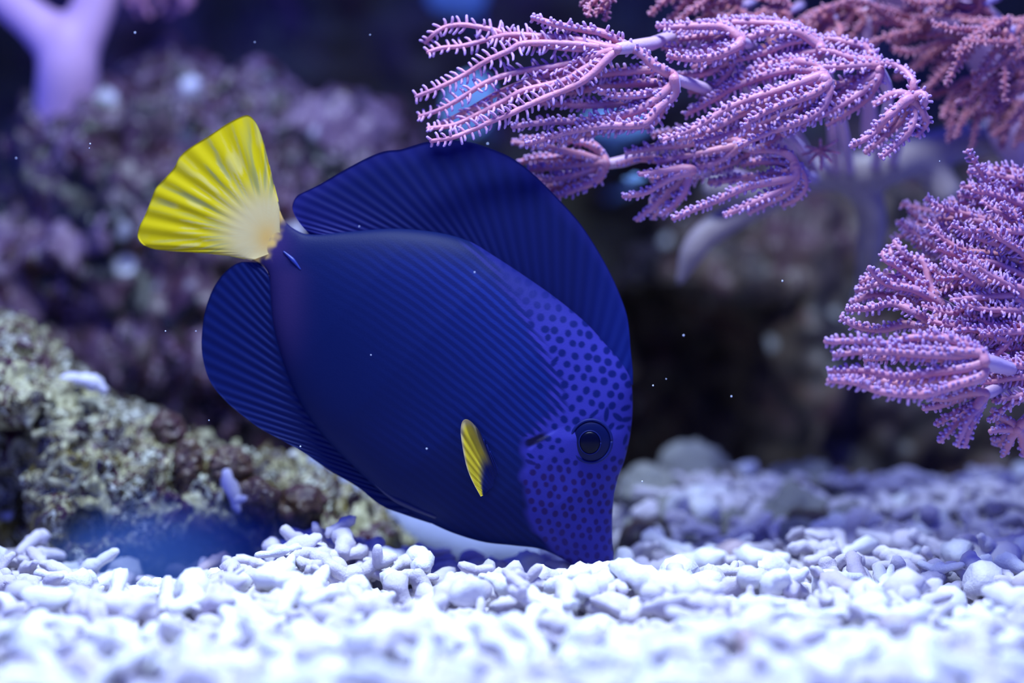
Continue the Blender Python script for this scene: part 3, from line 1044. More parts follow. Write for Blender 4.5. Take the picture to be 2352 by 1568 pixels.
def tentacle_geo(path, r0=6.5, r1=3.4, pin=17.0, gap=11.0, pr=3.0, seed=0, face=0.0, rows=4, scale=1.0):
    """an axis with rows of pinnules along both edges; sizes in pixels at the fish plane"""
    r = np.random.default_rng(seed)
    p = cr(path, 60)
    L = np.sum(np.linalg.norm(np.diff(p, axis=0), axis=1))
    n = max(8, int(L / (9 * UPX)))
    p = cr(path, n)
    s = np.linspace(0, 1, n)
    rad = (r0 + (r1 - r0) * s) * UPX * scale
    g = Geo()
    v, q, t = tube(p, rad, 7)
    g.add(v, q, t, 0.25)
    tan = np.gradient(p, axis=0)
    tan /= np.linalg.norm(tan, axis=1)[:, None] + 1e-12
    nrm = np.array([0.25 * math.sin(face * 2), -math.cos(face), math.sin(face)])
    m = max(4, int(L / (gap * UPX * scale)))
    for row in range(rows):
        side = 1 if row % 2 == 0 else -1
        lift = (0.10, 0.10, 0.8, 0.8)[row]
        ss = (np.arange(m) + 0.5 + r.uniform(-0.28, 0.28, m) + (0.5 if row > 1 else 0)) / m
        ss = np.clip(ss * 0.97 + 0.05, 0.03, 0.995)
        idx = ss * (n - 1)
        c = np.stack([np.interp(idx, np.arange(n), p[:, k]) for k in range(3)], -1)
        tg = np.stack([np.interp(idx, np.arange(n), tan[:, k]) for k in range(3)], -1)
        tg /= np.linalg.norm(tg, axis=1)[:, None] + 1e-12
        nn = nrm - tg * (tg @ nrm)[:, None]
        nn /= np.linalg.norm(nn, axis=1)[:, None] + 1e-9
        lat = np.cross(tg, nn) * side
        d = lat * (1 - 0.5 * lift) + nn * (lift + r.normal(0, 0.22, m))[:, None] + tg * (0.25 + r.normal(0, 0.22, m))[:, None]
        d /= np.linalg.norm(d, axis=1)[:, None]
        d2 = d + tg * (0.25 + r.normal(0, 0.2, m))[:, None] + nn * r.normal(0, 0.2, m)[:, None]
        d2 /= np.linalg.norm(d2, axis=1)[:, None]
        ln = pin * UPX * scale * np.interp(ss, [0, 0.12, 0.35, 0.8, 1], [0.45, 0.8, 1, 0.85, 0.5]) * r.uniform(0.75, 1.2, m) * (0.7 if row > 1 else 1)
        c = c + d * (rad.mean() * 0.5)
        pts = np.stack([c, c + d * (ln * 0.5)[:, None], c + d * (ln * 0.5)[:, None] + d2 * (ln * 0.42)[:, None], c + d * (ln * 0.5)[:, None] + d2 * (ln * 0.5)[:, None]], 1)
        w = np.array([1.05, 0.95, 0.85, 0.45]) * pr * UPX * scale
        e1 = np.cross(d, tg + 0.01)
        e1 /= np.linalg.norm(e1, axis=1)[:, None] + 1e-9
        e2 = np.cross(d, e1)
        a = np.arange(PIN_SIDES) * 2 * np.pi / PIN_SIDES
        ring = pts[:, :, None] + w[None, :, None, None] * (np.cos(a)[None, None, :, None] * e1[:, None, None] + np.sin(a)[None, None, :, None] * e2[:, None, None])
        tip = pts[:, 3] + d2 * (0.6 * w[3])
        vv = np.concatenate([ring.reshape(m, -1, 3), tip[:, None]], 1)
        per = 4 * PIN_SIDES + 1
        q1 = grid_quads(4, PIN_SIDES, wrap_v=True)[:, ::-1]
        j = np.arange(PIN_SIDES)
        t1 = np.stack([3 * PIN_SIDES + j, 3 * PIN_SIDES + (j + 1) % PIN_SIDES, np.full(PIN_SIDES, 4 * PIN_SIDES)], -1)
        off = (np.arange(m) * per)[:, None, None]
        val = np.tile(np.concatenate([np.repeat([0.3, 0.6, 0.95, 1.0], PIN_SIDES), [1.0]]), m)
        g.add(vv.reshape(-1, 3), (q1[None] + off).reshape(-1, 4), (t1[None] + off).reshape(-1, 3), val)
    return g.arrays()


SEED = [100]


def polyp(colony, head, y, tents, total=8, stalk=None, sr=15, mat='xenia', pin=17.5, gap=14.5, pr=4.3, spread=46, dyr=(-0.004, 0.016), scale=1.0, r0=13.0, rows=3):
    """stalk and mouth disc as the part; each tentacle is a sub-part. tents: lists of pixel points from head to tip"""
    SEED[0] += 1
    r = np.random.default_rng(SEED[0])
    g = Geo()
    st = stalk if stalk else [(head[0] + 60, head[1] + 20, y + 0.012), (head[0] + 140, head[1] + 60, y + 0.035)]
    pts = [(head[0], head[1], y)] + list(st)
    p = cr([P(*k) for k in pts], 18)
    s = np.linspace(0, 1, 18)
    v, q, t = tube(p, np.interp(s, [0, 0.08, 0.25, 1], [sr * 0.8, sr * 1.0, sr * 0.8, sr]) * UPX, 12)
    g.add(v, q, t, 0.5)
    v, q, t, a = g.arrays()
    po = obj('polyp', v, q, t, M['stalk'], colony, value=a)
    hp = P(head[0], head[1], y)
    made = 0
    for k in range(total):
        if k < len(tents):
            px = [tuple(map(float, z)) for z in tents[k]]
            dy = r.uniform(dyr[0], dyr[1] * 0.5)
        else:    # the ones behind: like a traced neighbour, swung aside and further back
            src = tents[int(r.integers(len(tents)))]
            ox, oy = r.normal(0, spread * 0.6), r.normal(0, spread)
            f = r.uniform(0.75, 1.05)
            m_ = len(src)
            px = [(head[0] + (z[0] - head[0]) * f + ox * (i / max(1, m_ - 1)), head[1] + (z[1] - head[1]) * f + oy * math.sin(min(1, i / max(1, m_ - 1) * 1.4) * 1.57)) for i, z in enumerate(src)]
            dy = r.uniform(0.004, dyr[1])
        if math.hypot(px[0][0] - head[0], px[0][1] - head[1]) > 6:
            px = [head] + px
        n = len(px)
        path = np.array([P(z[0], z[1], y + dy * (i / (n - 1)) ** 0.8 + r.normal(0, 0.0006)) for i, z in enumerate(px)])
        v, q, t, a = tentacle_geo(path, r0, r0 * 0.5, pin, gap, pr, int(r.integers(1e6)), r.normal(0.15, 0.45), rows, scale)
        obj('tentacle', v, q, t, M[mat], po, value=a)
        made += 1
    return po


def sweep(head, r, n, flow, length, fan=0.5, curl=0.4):
    """tentacles leaving the head all round and bending into the current"""
    out = []
    fa = math.atan2(flow[1], flow[0])
    for k in range(n):
        a0 = fa + (k + 0.5 - n / 2) / n * 2 * math.pi * 0.8 + r.normal(0, 0.15)
        a1 = fa + r.normal(0, fan)
        L = length * r.uniform(0.7, 1.1)
        p1 = (head[0] + math.cos(a0) * L * curl * 0.5, head[1] + math.sin(a0) * L * curl * 0.5)
        p2 = (p1[0] + math.cos((a0 + a1) / 2) * L * 0.3, p1[1] + math.sin(a1) * L * 0.25)
        p3 = (p2[0] + math.cos(a1) * L * 0.35, p2[1] + math.sin(a1) * L * 0.35)
        p4 = (p3[0] + math.cos(a1) * L * 0.3, p3[1] + math.sin(a1 + r.normal(0, 0.3)) * L * 0.3)
        out.append([head, p1, p2, p3, p4])
    return out


def fleshy(name, chains, mat, parent, voxel=0.0011, smooth=8):
    """a smooth branching body: overlapping limbs fused into one skin"""
    g = Geo()
    for pts, rad in chains:
        p = cr([P(*k) for k in pts], 24)
        v, q, t = tube(p, np.interp(np.linspace(0, 1, 24), np.linspace(0, 1, len(rad)), rad) * UPX, 16)
        g.add(v, q, t, 0.4)
    v, q, t, a = g.arrays()
    o = obj(name, v, q, t, mat, parent)
    m = o.modifiers.new('fuse', 'REMESH')
    m.mode = 'VOXEL'
    m.voxel_size = voxel
    m.use_smooth_shade = True
    s = o.modifiers.new('soften', 'SMOOTH')
    s.factor = 0.6
    s.iterations = smooth
    return o


# --- the colony over the fish
c1 = empty('feathery_coral', P(1960, 400, 0.06))
tag(c1, 'pink feathery coral with long combed tentacles sweeping out above the blue fish', 'coral')
fleshy('base', [([(1640, 430, 0.080), (1760, 440, 0.085), (1870, 395, 0.085), (1980, 395, 0.085), (2060, 370, 0.085), (2200, 330, 0.095), (2360, 300, 0.105)], [38, 48, 55, 60, 55, 50, 50]),
                ([(1950, 410, 0.085), (1996, 460, 0.087), (2004, 520, 0.090), (1995, 590, 0.100), (1980, 700, 0.17)], [45, 36, 27, 22, 30]),
                ([(1790, 440, 0.085), (1720, 480, 0.085), (1640, 525, 0.085), (1595, 570, 0.085), (1560, 650, 0.087)], [42, 36, 40, 36, 12]),
                ([(2080, 360, 0.085), (2140, 395, 0.090), (2185, 470, 0.095), (2190, 560, 0.17)], [48, 44, 34, 30])], M['palebase'], c1)

POLYPS = [
    # head, depth, traced tentacles, stalk, extras
    dict(head=(1420, 112), y=-0.004, sr=17, pin=25, gap=17, pr=3.8, r0=10, rows=2, total=8, spread=24, stalk=[(1500, 100, 0.006), (1570, 85, 0.02), (1700, 180, 0.04), (1850, 370, 0.080)], tents=[
        [(1400, 112), (1330, 112), (1244, 103), (1187, 89), (1152, 75), (1107, 63), (1061, 57), (1023, 62), (998, 77), (977, 98)],
        [(1395, 108), (1330, 92), (1273, 86), (1187, 80), (1152, 83), (1115, 92), (1061, 106), (1015, 110), (983, 120)],
        [(1400, 110), (1300, 100), (1204, 100), (1172, 115), (1115, 141), (1072, 169), (1015, 198), (956, 222)],
        [(1400, 118), (1330, 140), (1273, 153), (1201, 163), (1144, 178), (1101, 198), (1061, 224), (1015, 250), (964, 268)],
        [(1400, 125), (1340, 160), (1302, 183), (1259, 195), (1201, 209), (1158, 232), (1101, 261), (1043, 287), (983, 295)],
        [(1400, 130), (1340, 185), (1244, 228), (1200, 247), (1173, 261), (1130, 278), (1078, 301), (1038, 316), (990, 324)],
        [(1410, 120), (1350, 130), (1290, 160), (1230, 180), (1150, 210), (1080, 250), (1010, 285)]]),
    dict(head=(1548, 180), y=0.000, stalk=[(1640, 215, 0.012), (1750, 300, 0.03), (1850, 380, 0.080)], tents=[
        [(1543, 172), (1503, 150), (1474, 123), (1431, 100), (1382, 75), (1330, 66), (1273, 55), (1224, 40)],
        [(1540, 168), (1500, 160), (1445, 164), (1373, 172), (1302, 187), (1210, 190)],
        [(1545, 195), (1500, 213), (1440, 220), (1400, 216), (1373, 205)],
        [(1545, 205), (1480, 228), (1416, 238), (1330, 242), (1244, 236)],
        [(1548, 215), (1510, 250), (1474, 285), (1388, 289), (1302, 304), (1210, 330)],
        [(1540, 200), (1470, 250), (1370, 275), (1260, 280), (1178, 290)],
        [(1546, 190), (1480, 190), (1400, 195), (1320, 210), (1240, 215)]]),
    dict(head=(1391, 378), y=0.014, pin=15, stalk=[(1450, 366, 0.018), (1540, 340, 0.025), (1680, 400, 0.045), (1800, 420, 0.080)], tents=[
        [(1382, 356), (1359, 332), (1316, 321), (1258, 318), (1198, 318)],
        [(1373, 374), (1302, 381), (1215, 390)],
        [(1385, 390), (1373, 412), (1330, 432), (1282, 450)],
        [(1370, 365), (1273, 344), (1225, 335), (1178, 327)],
        [(1375, 382), (1310, 405), (1250, 415), (1210, 410)],
        [(1375, 370), (1300, 360), (1230, 362), (1195, 372)],
        [(1380, 386), (1330, 415), (1290, 430), (1262, 425)]], total=10, spread=30),
    dict(head=(1702, 95), y=0.004, stalk=[(1740, 120, 0.015), (1800, 250, 0.035), (1870, 390, 0.080)], tents=[
        [(1702, 83), (1682, 76), (1632, 80), (1562, 90)],
        [(1700, 106), (1672, 123), (1632, 139), (1592, 154)],
        [(1695, 85), (1660, 62), (1600, 60), (1540, 62), (1510, 60)],
        [(1698, 110), (1660, 150), (1610, 172), (1555, 175)],
        [(1690, 100), (1640, 108), (1590, 120), (1520, 105)],
        [(1690, 108), (1640, 130), (1580, 135), (1535, 128)]], spread=22),
    dict(head=(1886, 110), y=0.006, stalk=[(1900, 160, 0.02), (1910, 280, 0.04), (1920, 390, 0.080)], tents=[
        [(1884, 104), (1864, 83), (1814, 60), (1748, 53), (1665, 53), (1562, 68)],
        [(1880, 100), (1858, 91), (1814, 96), (1748, 123), (1688, 139)],
        [(1881, 116), (1850, 122), (1814, 129), (1731, 159), (1692, 180)],
        [(1878, 104), (1830, 72), (1760, 75), (1700, 92), (1650, 105)],
        [(1882, 118), (1860, 140), (1800, 150), (1740, 172), (1660, 196)],
        [(1880, 112), (1830, 108), (1770, 140), (1700, 162)]], spread=22),
    dict(head=(1896, 180), y=0.000, stalk=[(1920, 230, 0.015), (1940, 310, 0.035), (1950, 390, 0.080)], tents=[
        [(1890, 170), (1871, 162), (1831, 159), (1781, 166), (1732, 182), (1682, 202), (1632, 232), (1576, 262)],
        [(1891, 172), (1848, 186), (1781, 209), (1715, 229), (1665, 252), (1599, 292), (1520, 322)],
        [(1901, 192), (1864, 216), (1798, 239), (1748, 262), (1705, 292)],
        [(1904, 205), (1885, 250), (1831, 282), (1765, 305), (1700, 335)],
        [(1892, 178), (1840, 200), (1770, 232), (1700, 262), (1630, 300), (1560, 320)],
        [(1896, 195), (1850, 240), (1780, 270), (1690, 305), (1600, 330)]], total=9, spread=26),
    dict(head=(2020, 160), y=0.004, stalk=[(2040, 220, 0.02), (2030, 300, 0.04), (2010, 380, 0.080)], tents=[
        [(2014, 166), (1979, 179), (1928, 194), (1902, 212), (1851, 242), (1790, 282)],
        [(2012, 150), (1966, 150), (1922, 153), (1874, 153)],
        [(2006, 140), (1953, 133), (1915, 120), (1884, 115)],
        [(2014, 140), (1989, 110), (1953, 99), (1902, 89), (1860, 95)],
        [(2016, 172), (1985, 205), (1940, 235), (1880, 268), (1820, 300)],
        [(2014, 168), (1970, 195), (1920, 225), (1870, 262), (1800, 310)],
        [(2018, 178), (1990, 225), (1950, 255), (1900, 285)]], spread=24),
    dict(head=(2091, 226), y=-0.004, stalk=[(2085, 260, 0.012), (2070, 310, 0.035), (2050, 370, 0.080)], pin=14, tents=[
        [(2093, 217), (2098, 194), (2083, 168), (2055, 150), (2027, 145)],
        [(2083, 219), (2063, 214), (2035, 224), (2009, 240)],
        [(2081, 230), (2060, 250), (2035, 270), (2012, 298), (1991, 316), (1956, 336)],
        [(2088, 235), (2075, 268), (2050, 296), (2017, 326), (1989, 350)],
        [(2093, 235), (2098, 268), (2088, 301), (2060, 329), (2024, 360)],
        [(2101, 235), (2116, 255), (2127, 275), (2121, 293), (2105, 310)],
        [(2104, 219), (2119, 214), (2127, 227), (2124, 242)],
        [(2085, 232), (2062, 262), (2040, 285), (2010, 305)]], spread=14),
    dict(head=(1826, 382), y=0.004, stalk=[(1850, 400, 0.02), (1870, 410, 0.072)], tents=[
        [(1821, 368), (1805, 352), (1765, 345), (1725, 348)],
        [(1832, 384), (1805, 395), (1768, 395)],
        [(1841, 398), (1848, 428), (1831, 454), (1798, 471)],
        [(1815, 378), (1781, 371), (1732, 371), (1705, 378)],
        [(1821, 405), (1781, 415), (1715, 428), (1649, 458), (1599, 478), (1546, 501)],
        [(1824, 415), (1781, 441), (1732, 464), (1665, 494)],
        [(1818, 390), (1770, 405), (1700, 410), (1630, 420)],
        [(1826, 410), (1810, 440), (1770, 462), (1720, 488)]], total=11, spread=20, pin=13),
    dict(head=(1590, 392), y=0.006, stalk=[(1650, 390, 0.02), (1760, 420, 0.072)], pin=13, tents=[
        [(1566, 400), (1545, 430), (1516, 470), (1500, 500)],
        [(1560, 400), (1533, 411), (1483, 441), (1433, 451)],
        [(1570, 410), (1530, 450), (1495, 480), (1463, 504)],
        [(1575, 380), (1530, 370), (1470, 365), (1420, 378)],
        [(1570, 388), (1520, 395), (1470, 400)],
        [(1580, 405), (1570, 440), (1545, 470), (1520, 492)]], total=9, spread=18),
    dict(head=(1700, 330), y=0.008, stalk=[(1750, 350, 0.02), (1840, 390, 0.080)], tents=[
        [(1690, 325), (1640, 318), (1580, 330), (1500, 340), (1440, 350)],
        [(1690, 335), (1640, 345), (1580, 358), (1510, 372)],
        [(1695, 340), (1650, 370), (1600, 385), (1560, 390)],
        [(1690, 320), (1640, 300), (1570, 300), (1500, 310)]], spread=30),
    dict(head=(1790, 300), y=0.012, stalk=[(1830, 330, 0.03), (1870, 390, 0.080)], tents=[
        [(1780, 295), (1730, 300), (1670, 325), (1600, 345)],
        [(1785, 310), (1740, 340), (1690, 370), (1640, 390)],
        [(1780, 300), (1720, 285), (1660, 285), (1590, 295)]], spread=34),
]
for d in POLYPS:
    d = dict(d)
    polyp(c1, d.pop('head'), d.pop('y'), d.pop('tents'), **d)
# a young star polyp with bare tentacles
sp_ = [[(1885 + 10 * math.cos(a), 345 + 10 * math.sin(a)), (1885 + L * 0.6 * math.cos(a), 345 + L * 0.55 * math.sin(a)), (1885 + L * math.cos(a), 345 + L * math.sin(a))]
       for a, L in ((-0.55, 46), (0.15, 44), (0.85, 36), (1.55, 44), (2.3, 40), (2.9, 44), (-2.9, 36), (-1.6, 26))]
polyp(c1, (1885, 345), 0.02, sp_, 8, [(1890, 370, 0.04), (1900, 390, 0.08)], 9, 'xenia', 3, 14, 2.5, 4, (-0.004, 0.004), 1.0, 5.0, 2)

# --- the rosy colony behind it, reaching down from above the frame
c2 = empty('feathery_coral', P(2330, 330, 0.085))
tag(c2, 'rosy soft coral with feathery polyps hanging behind the long-tentacled pink coral', 'coral')
fleshy('base', [([(2330, 300, 0.075), (2300, 150, 0.075), (2200, 40, 0.07), (2000, -60, 0.065), (1750, -80, 0.06), (1500, -120, 0.06)], [70, 75, 70, 60, 55, 40]),
                ([(2330, 300, 0.075), (2450, 200, 0.07), (2560, 40, 0.07)], [70, 70, 60]),
                ([(1988, -40, 0.05), (1988, 60, 0.045), (1992, 150, 0.05), (2000, 330, 0.06)], [24, 19, 21, 26]),
                ([(2330, 300, 0.075), (2400, 420, 0.13), (2420, 520, 0.22)], [70, 60, 60])], M['stalk'], c2)
rr = np.random.default_rng(5)
for hd, y, fl, L, n, pn in [((1690, 20), 0.030, (-1, 0.2), 150, 8, 14), ((1800, 30), 0.034, (-1, 0.15), 140, 8, 14), ((1905, 45), 0.038, (-0.8, 0.5), 130, 8, 14), ((1620, -30), 0.026, (-1, 0.35), 150, 7, 12),
                            ((1960, 20), 0.045, (-0.6, 0.8), 140, 8, 13), ((2110, 40), 0.040, (-1, 0.3), 150, 8, 13), ((2200, 110), 0.040, (-1, 0.25), 170, 8, 13), ((2310, 75), 0.022, (-0.9, 0.5), 170, 9, 13),
                            ((2250, 10), 0.035, (-1, 0.2), 180, 8, 13), ((2345, 170), 0.028, (-0.8, 0.7), 150, 8, 13), ((2240, 200), 0.045, (-0.7, 0.8), 140, 8, 12), ((2400, 60), 0.03, (-0.8, 0.6), 160, 8, 13), ((2330, 240), 0.05, (-0.5, 0.9), 110, 8, 12),
                            ((1385, -25), 0.01, (-0.2, 0.9), 80, 6, 12)]:
    polyp(c2, hd, y, sweep(hd, rr, n, fl, L, 0.45), n, [(hd[0] + 25, hd[1] - 10, y + 0.012), (hd[0] + 40, hd[1] - 20, 0.065)], 13, 'xenia_red', pn, 15, 3.6, 20, (-0.006, 0.006), 1.0, 9.5, 3)

# --- the colony at the side, reaching in over the shaded gravel
c3 = empty('feathery_coral', P(2480, 900, 0.02))
tag(c3, 'bushy pink feathery coral reaching over the shaded gravel slope', 'coral')
fleshy('base', [([(2560, 900, 0.03), (2440, 880, 0.015), (2330, 870, 0.006), (2270, 850, 0.004)], [110, 85, 60, 40]),
                ([(2540, 900, 0.03), (2500, 700, 0.03), (2450, 540, 0.03)], [100, 90, 60]),
                ([(2540, 900, 0.03), (2470, 960, 0.03), (2390, 1000, 0.03)], [90, 60, 30]),
                ([(2560, 860, 0.03), (2580, 1100, 0.05), (2600, 1320, 0.06)], [100, 110, 130])], M['stalk'], c3)
SIDE = [
    dict(head=(2160, 700), y=-0.006, stalk=[(2230, 760, 0.0), (2300, 830, 0.01)], sr=20, pin=15, gap=14, total=9, spread=18, tents=[
        [(2140, 660), (2120, 600), (2085, 592), (2070, 575), (2055, 554)],
        [(2140, 670), (2100, 640), (2060, 610), (2035, 598), (2029, 579)],
        [(2150, 690), (2100, 664), (2051, 655), (2020, 641), (1997, 614)],
        [(2145, 690), (2100, 672), (2060, 660), (2020, 652), (1968, 667)],
        [(2145, 700), (2100, 690), (2042, 681), (1997, 679), (1957, 695)],
        [(2150, 730), (2140, 744), (2100, 717), (2051, 697), (1997, 708), (1946, 710)],
        [(2155, 740), (2120, 752), (2082, 744), (2020, 757), (1966, 748), (1933, 728)]]),
    dict(head=(2262, 830), y=-0.030, stalk=[(2330, 850, -0.015), (2420, 880, 0.01)], sr=20, pin=18, gap=14, r0=13.0, total=9, spread=14, tents=[
        [(2250, 811), (2185, 806), (2073, 797), (1984, 784), (1897, 784)],
        [(2250, 818), (2160, 815), (2060, 810), (1990, 806), (1917, 815)],
        [(2229, 842), (2140, 855), (2064, 864), (1984, 851), (1906, 855)],
        [(2252, 864), (2185, 887), (2118, 905), (2029, 900), (1962, 878), (1904, 873)],
        [(2240, 850), (2150, 872), (2070, 880), (1990, 870), (1930, 868)],
        [(2250, 805), (2180, 780), (2100, 775), (2030, 790)]]),
    dict(head=(2262, 905), y=-0.022, stalk=[(2330, 880, -0.01), (2420, 880, 0.01)], pin=12, total=8, spread=14, tents=[
        [(2229, 905), (2162, 930), (2122, 938)],
        [(2240, 925), (2198, 947), (2149, 973)],
        [(2240, 935), (2207, 960), (2158, 1012)],
        [(2245, 935), (2225, 960), (2198, 1021)],
        [(2250, 935), (2232, 970), (2215, 1024)],
        [(2235, 900), (2170, 915), (2120, 910)]]),
    dict(head=(2338, 985), y=-0.01, stalk=[(2370, 950, 0.0), (2440, 900, 0.012)], pin=9, total=8, spread=10, tents=[
        [(2325, 1000), (2315, 1025), (2304, 1044)], [(2345, 1000), (2350, 1030), (2352, 1045)], [(2320, 985), (2295, 985), (2275, 990)],
        [(2320, 970), (2295, 955), (2280, 940)], [(2325, 995), (2295, 1010), (2280, 1008)], [(2350, 970), (2375, 960), (2390, 970)]]),
]
for d in SIDE:
    polyp(c3, d.pop('head'), d.pop('y'), d.pop('tents'), mat='xenia', **d)
rr = np.random.default_rng(8)
for hd, y, fl, L, n in [((2260, 600), 0.008, (-1, -0.12), 190, 9), ((2330, 500), 0.004, (-1, -0.3), 200, 9), ((2290, 540), 0.02, (-1, -0.15), 210, 8), ((2400, 430), 0.006, (-1, 0.1), 190, 9), ((2350, 620), -0.004, (-1, -0.1), 220, 9),
                        ((2340, 690), -0.010, (-1, -0.05), 200, 9), ((2320, 760), -0.012, (-1, 0.0), 170, 8), ((2420, 560), -0.004, (-1, -0.2), 220, 8), ((2240, 660), 0.0, (-1, -0.05), 150, 8), ((2400, 780), -0.012, (-1, 0.1), 190, 8), ((2200, 540), 0.03, (-1, -0.15), 140, 6),
                        ((2390, 860), -0.016, (-1, 0.1), 170, 7), ((2450, 660), 0.0, (-1, 0), 200, 7)]:
    polyp(c3, hd, y, sweep(hd, rr, n, fl, L, 0.28, 0.3), n, [(hd[0] + 60, hd[1] + 30, y + 0.006), (hd[0] + 130, hd[1] + 80, 0.02)], 15, 'xenia', 21, 14, 3.5, 18, (-0.007, 0.007), r0=10.5)

# --- the trunk coral on the rock behind the tail
c4 = empty('trunk_coral', P(150, 270, 0.175))
tag(c4, 'smooth pink forked coral trunk standing on the purple rock', 'coral')
fleshy('trunk', [([(150, 300, 0.180), (152, 230, 0.175), (156, 150, 0.17), (158, 90, 0.17)], [105, 96, 94, 92]),
                 ([(150, 110, 0.17), (80, 50, 0.17), (10, -10, 0.17), (-60, -90, 0.17)], [86, 64, 60, 56]),
                 ([(165, 110, 0.17), (205, 40, 0.17), (228, -30, 0.17), (245, -120, 0.17)], [86, 68, 66, 64])], M['trunk'], c4, 0.0012, 14)
rr = np.random.default_rng(3)
polyp(c4, (350, -40), 0.165, [[(345, -35), (320, -10), (310, 15), (320, 35)], [(345, -35), (330, -5), (335, 20), (345, 36)], [(355, -30), (370, 0), (372, 15), (362, 25)], [(360, -30), (390, -5), (400, 20), (385, 38)], [(360, -35), (420, -20), (440, 0), (420, 20)], [(340, -40), (310, -20), (295, 5), (300, 10)]],
      8, [(300, -70, 0.17), (245, -90, 0.17)], 16, 'xenia', 12, 14, 3.2, 10)

# ------------------------------------------------------------------ loose pieces on the rocks, rear rubble
def surface_y(o, px, py):
    """depth of the rock surface that the pixel looks at"""
    me = o.data
    co_ = np.empty(len(me.vertices) * 3, np.float32)
    me.vertices.foreach_get('co', co_)
    w = co_.reshape(-1, 3) + np.array(o.location)
    x, y = proj(w)
    m = np.hypot(x - px, y - py) < 14
    return float(w[m, 1].min()) if m.any() else 0.06


def loose(name, label, px, py, y, kind, size, R, mat, category='coral fragment', group=None):
    v, q, t = KINDS[kind][1]
    w = v @ R.T * size + P(px, py, y)
    o = obj(name, w, q, t, mat)
    tag(o, label, category, group)
    return o


M['shell'] = gravel_material('lavender_fragment', (0.72, 0.70, 0.84), (0.6, 0.55, 0.75), False)
sy = surface_y(front_rock, 530, 1130)
loose('coral_fragment', 'lavender T-shaped coral fragment lying on the encrusted rock beside dark knobs', 534, 1130, sy - 0.0062, 3, 0.0115, rotmat(0.1, 1.25, 1.57), M['shell'])
sy = surface_y(front_rock, 195, 880)
loose('coral_fragment', 'arched lavender coral fragment lying high on the encrusted rock', 196, 876, sy - 0.003, 1, 0.0125, rotmat(0.05, 0.3, -1.5), M['shell'])
sy = surface_y(front_rock, 60, 1110)
loose('coral_fragment', 'long thin white coral twig lying across the gravel at the rock foot', 205, 1302, 0.004, 9, 0.016, rotmat(-0.2, -0.35, 0.6), M['gravel'])

# dark knobs and worm tubes growing on the encrusted rock
M['knob'] = rock_material('dark_knob', [(0.02, 0.006, 0.008), (0.05, 0.015, 0.02), (0.1, 0.06, 0.03), (0.03, 0.01, 0.012)], 160, (0.6, 0.5, 0.4), 0.09, (0.08, 0.4), 0.0008)
for px, py, rx, rz, s in [(432, 1080, 26, 50, 1), (530, 1070, 46, 50, 2), (388, 990, 34, 40, 3), (590, 1150, 44, 34, 5), (690, 1160, 44, 34, 8)]:
    sy = surface_y(front_rock, px, py)
    v, q, t = blob(P(px, py, sy + 0.001), (rx * UPX * 1.1, rx * UPX, rz * UPX * 1.1), 56, 64, (0.0035, 0.0028, 0.0008), 0.0045, 60 + s)
    obj('knob', v, q, t, M['knob'], front_rock)
M['wormtube'] = rock_material('pale_tube', [(0.05, 0.035, 0.02), (0.2, 0.18, 0.1), (0.3, 0.3, 0.2), (0.07, 0.03, 0.03)], 120, (0.6, 0.6, 0.6), 0.12, (0.2, 0.6), 0.0006)
for px, py, r, s in [(102, 962, 32, 1), (205, 945, 34, 2), (150, 1090, 34, 5)]:
    sy = surface_y(front_rock, px, py)
    a = np.linspace(0, 2 * np.pi, 36)
    wob = 1 + 0.12 * np.sin(a * 3 + s)
    p = PA(px + r * np.cos(a) * wob, py + r * 0.9 * np.sin(a) * wob, sy - 0.001 + 0.0015 * np.sin(a + s))
    v, q, t = tube(p, (9 + 2 * np.sin(a * 4 + s)) * UPX, 9, False)
    v = v + (0.0013 * fbm(v / 0.0035, 3, s))[:, None]
    obj('worm_tube', v, q, t, M['wormtube'], front_rock)

# pale branch of dead coral behind the belly
M['branch'] = gravel_material('dead_branch', (0.28, 0.31, 0.46), (0.22, 0.23, 0.38), False)
br = empty('dead_coral_branch', P(960, 1290, 0.05))
tag(br, 'pale lavender dead coral branch lying behind the belly of the fish', 'coral branch')
fleshy('branch', [([(720, 1060, 0.07), (790, 1120, 0.07), (860, 1165, 0.07), (930, 1215, 0.07), (1020, 1250, 0.07), (1120, 1290, 0.07)], [30, 34, 40, 52, 60, 60]),
                  ([(905, 1200, 0.07), (915, 1260, 0.07), (925, 1340, 0.07)], [40, 46, 60]),
                  ([(1100, 1270, 0.07), (1220, 1280, 0.07), (1330, 1330, 0.07)], [60, 56, 50])], M['branch'], br, 0.0012, 8)

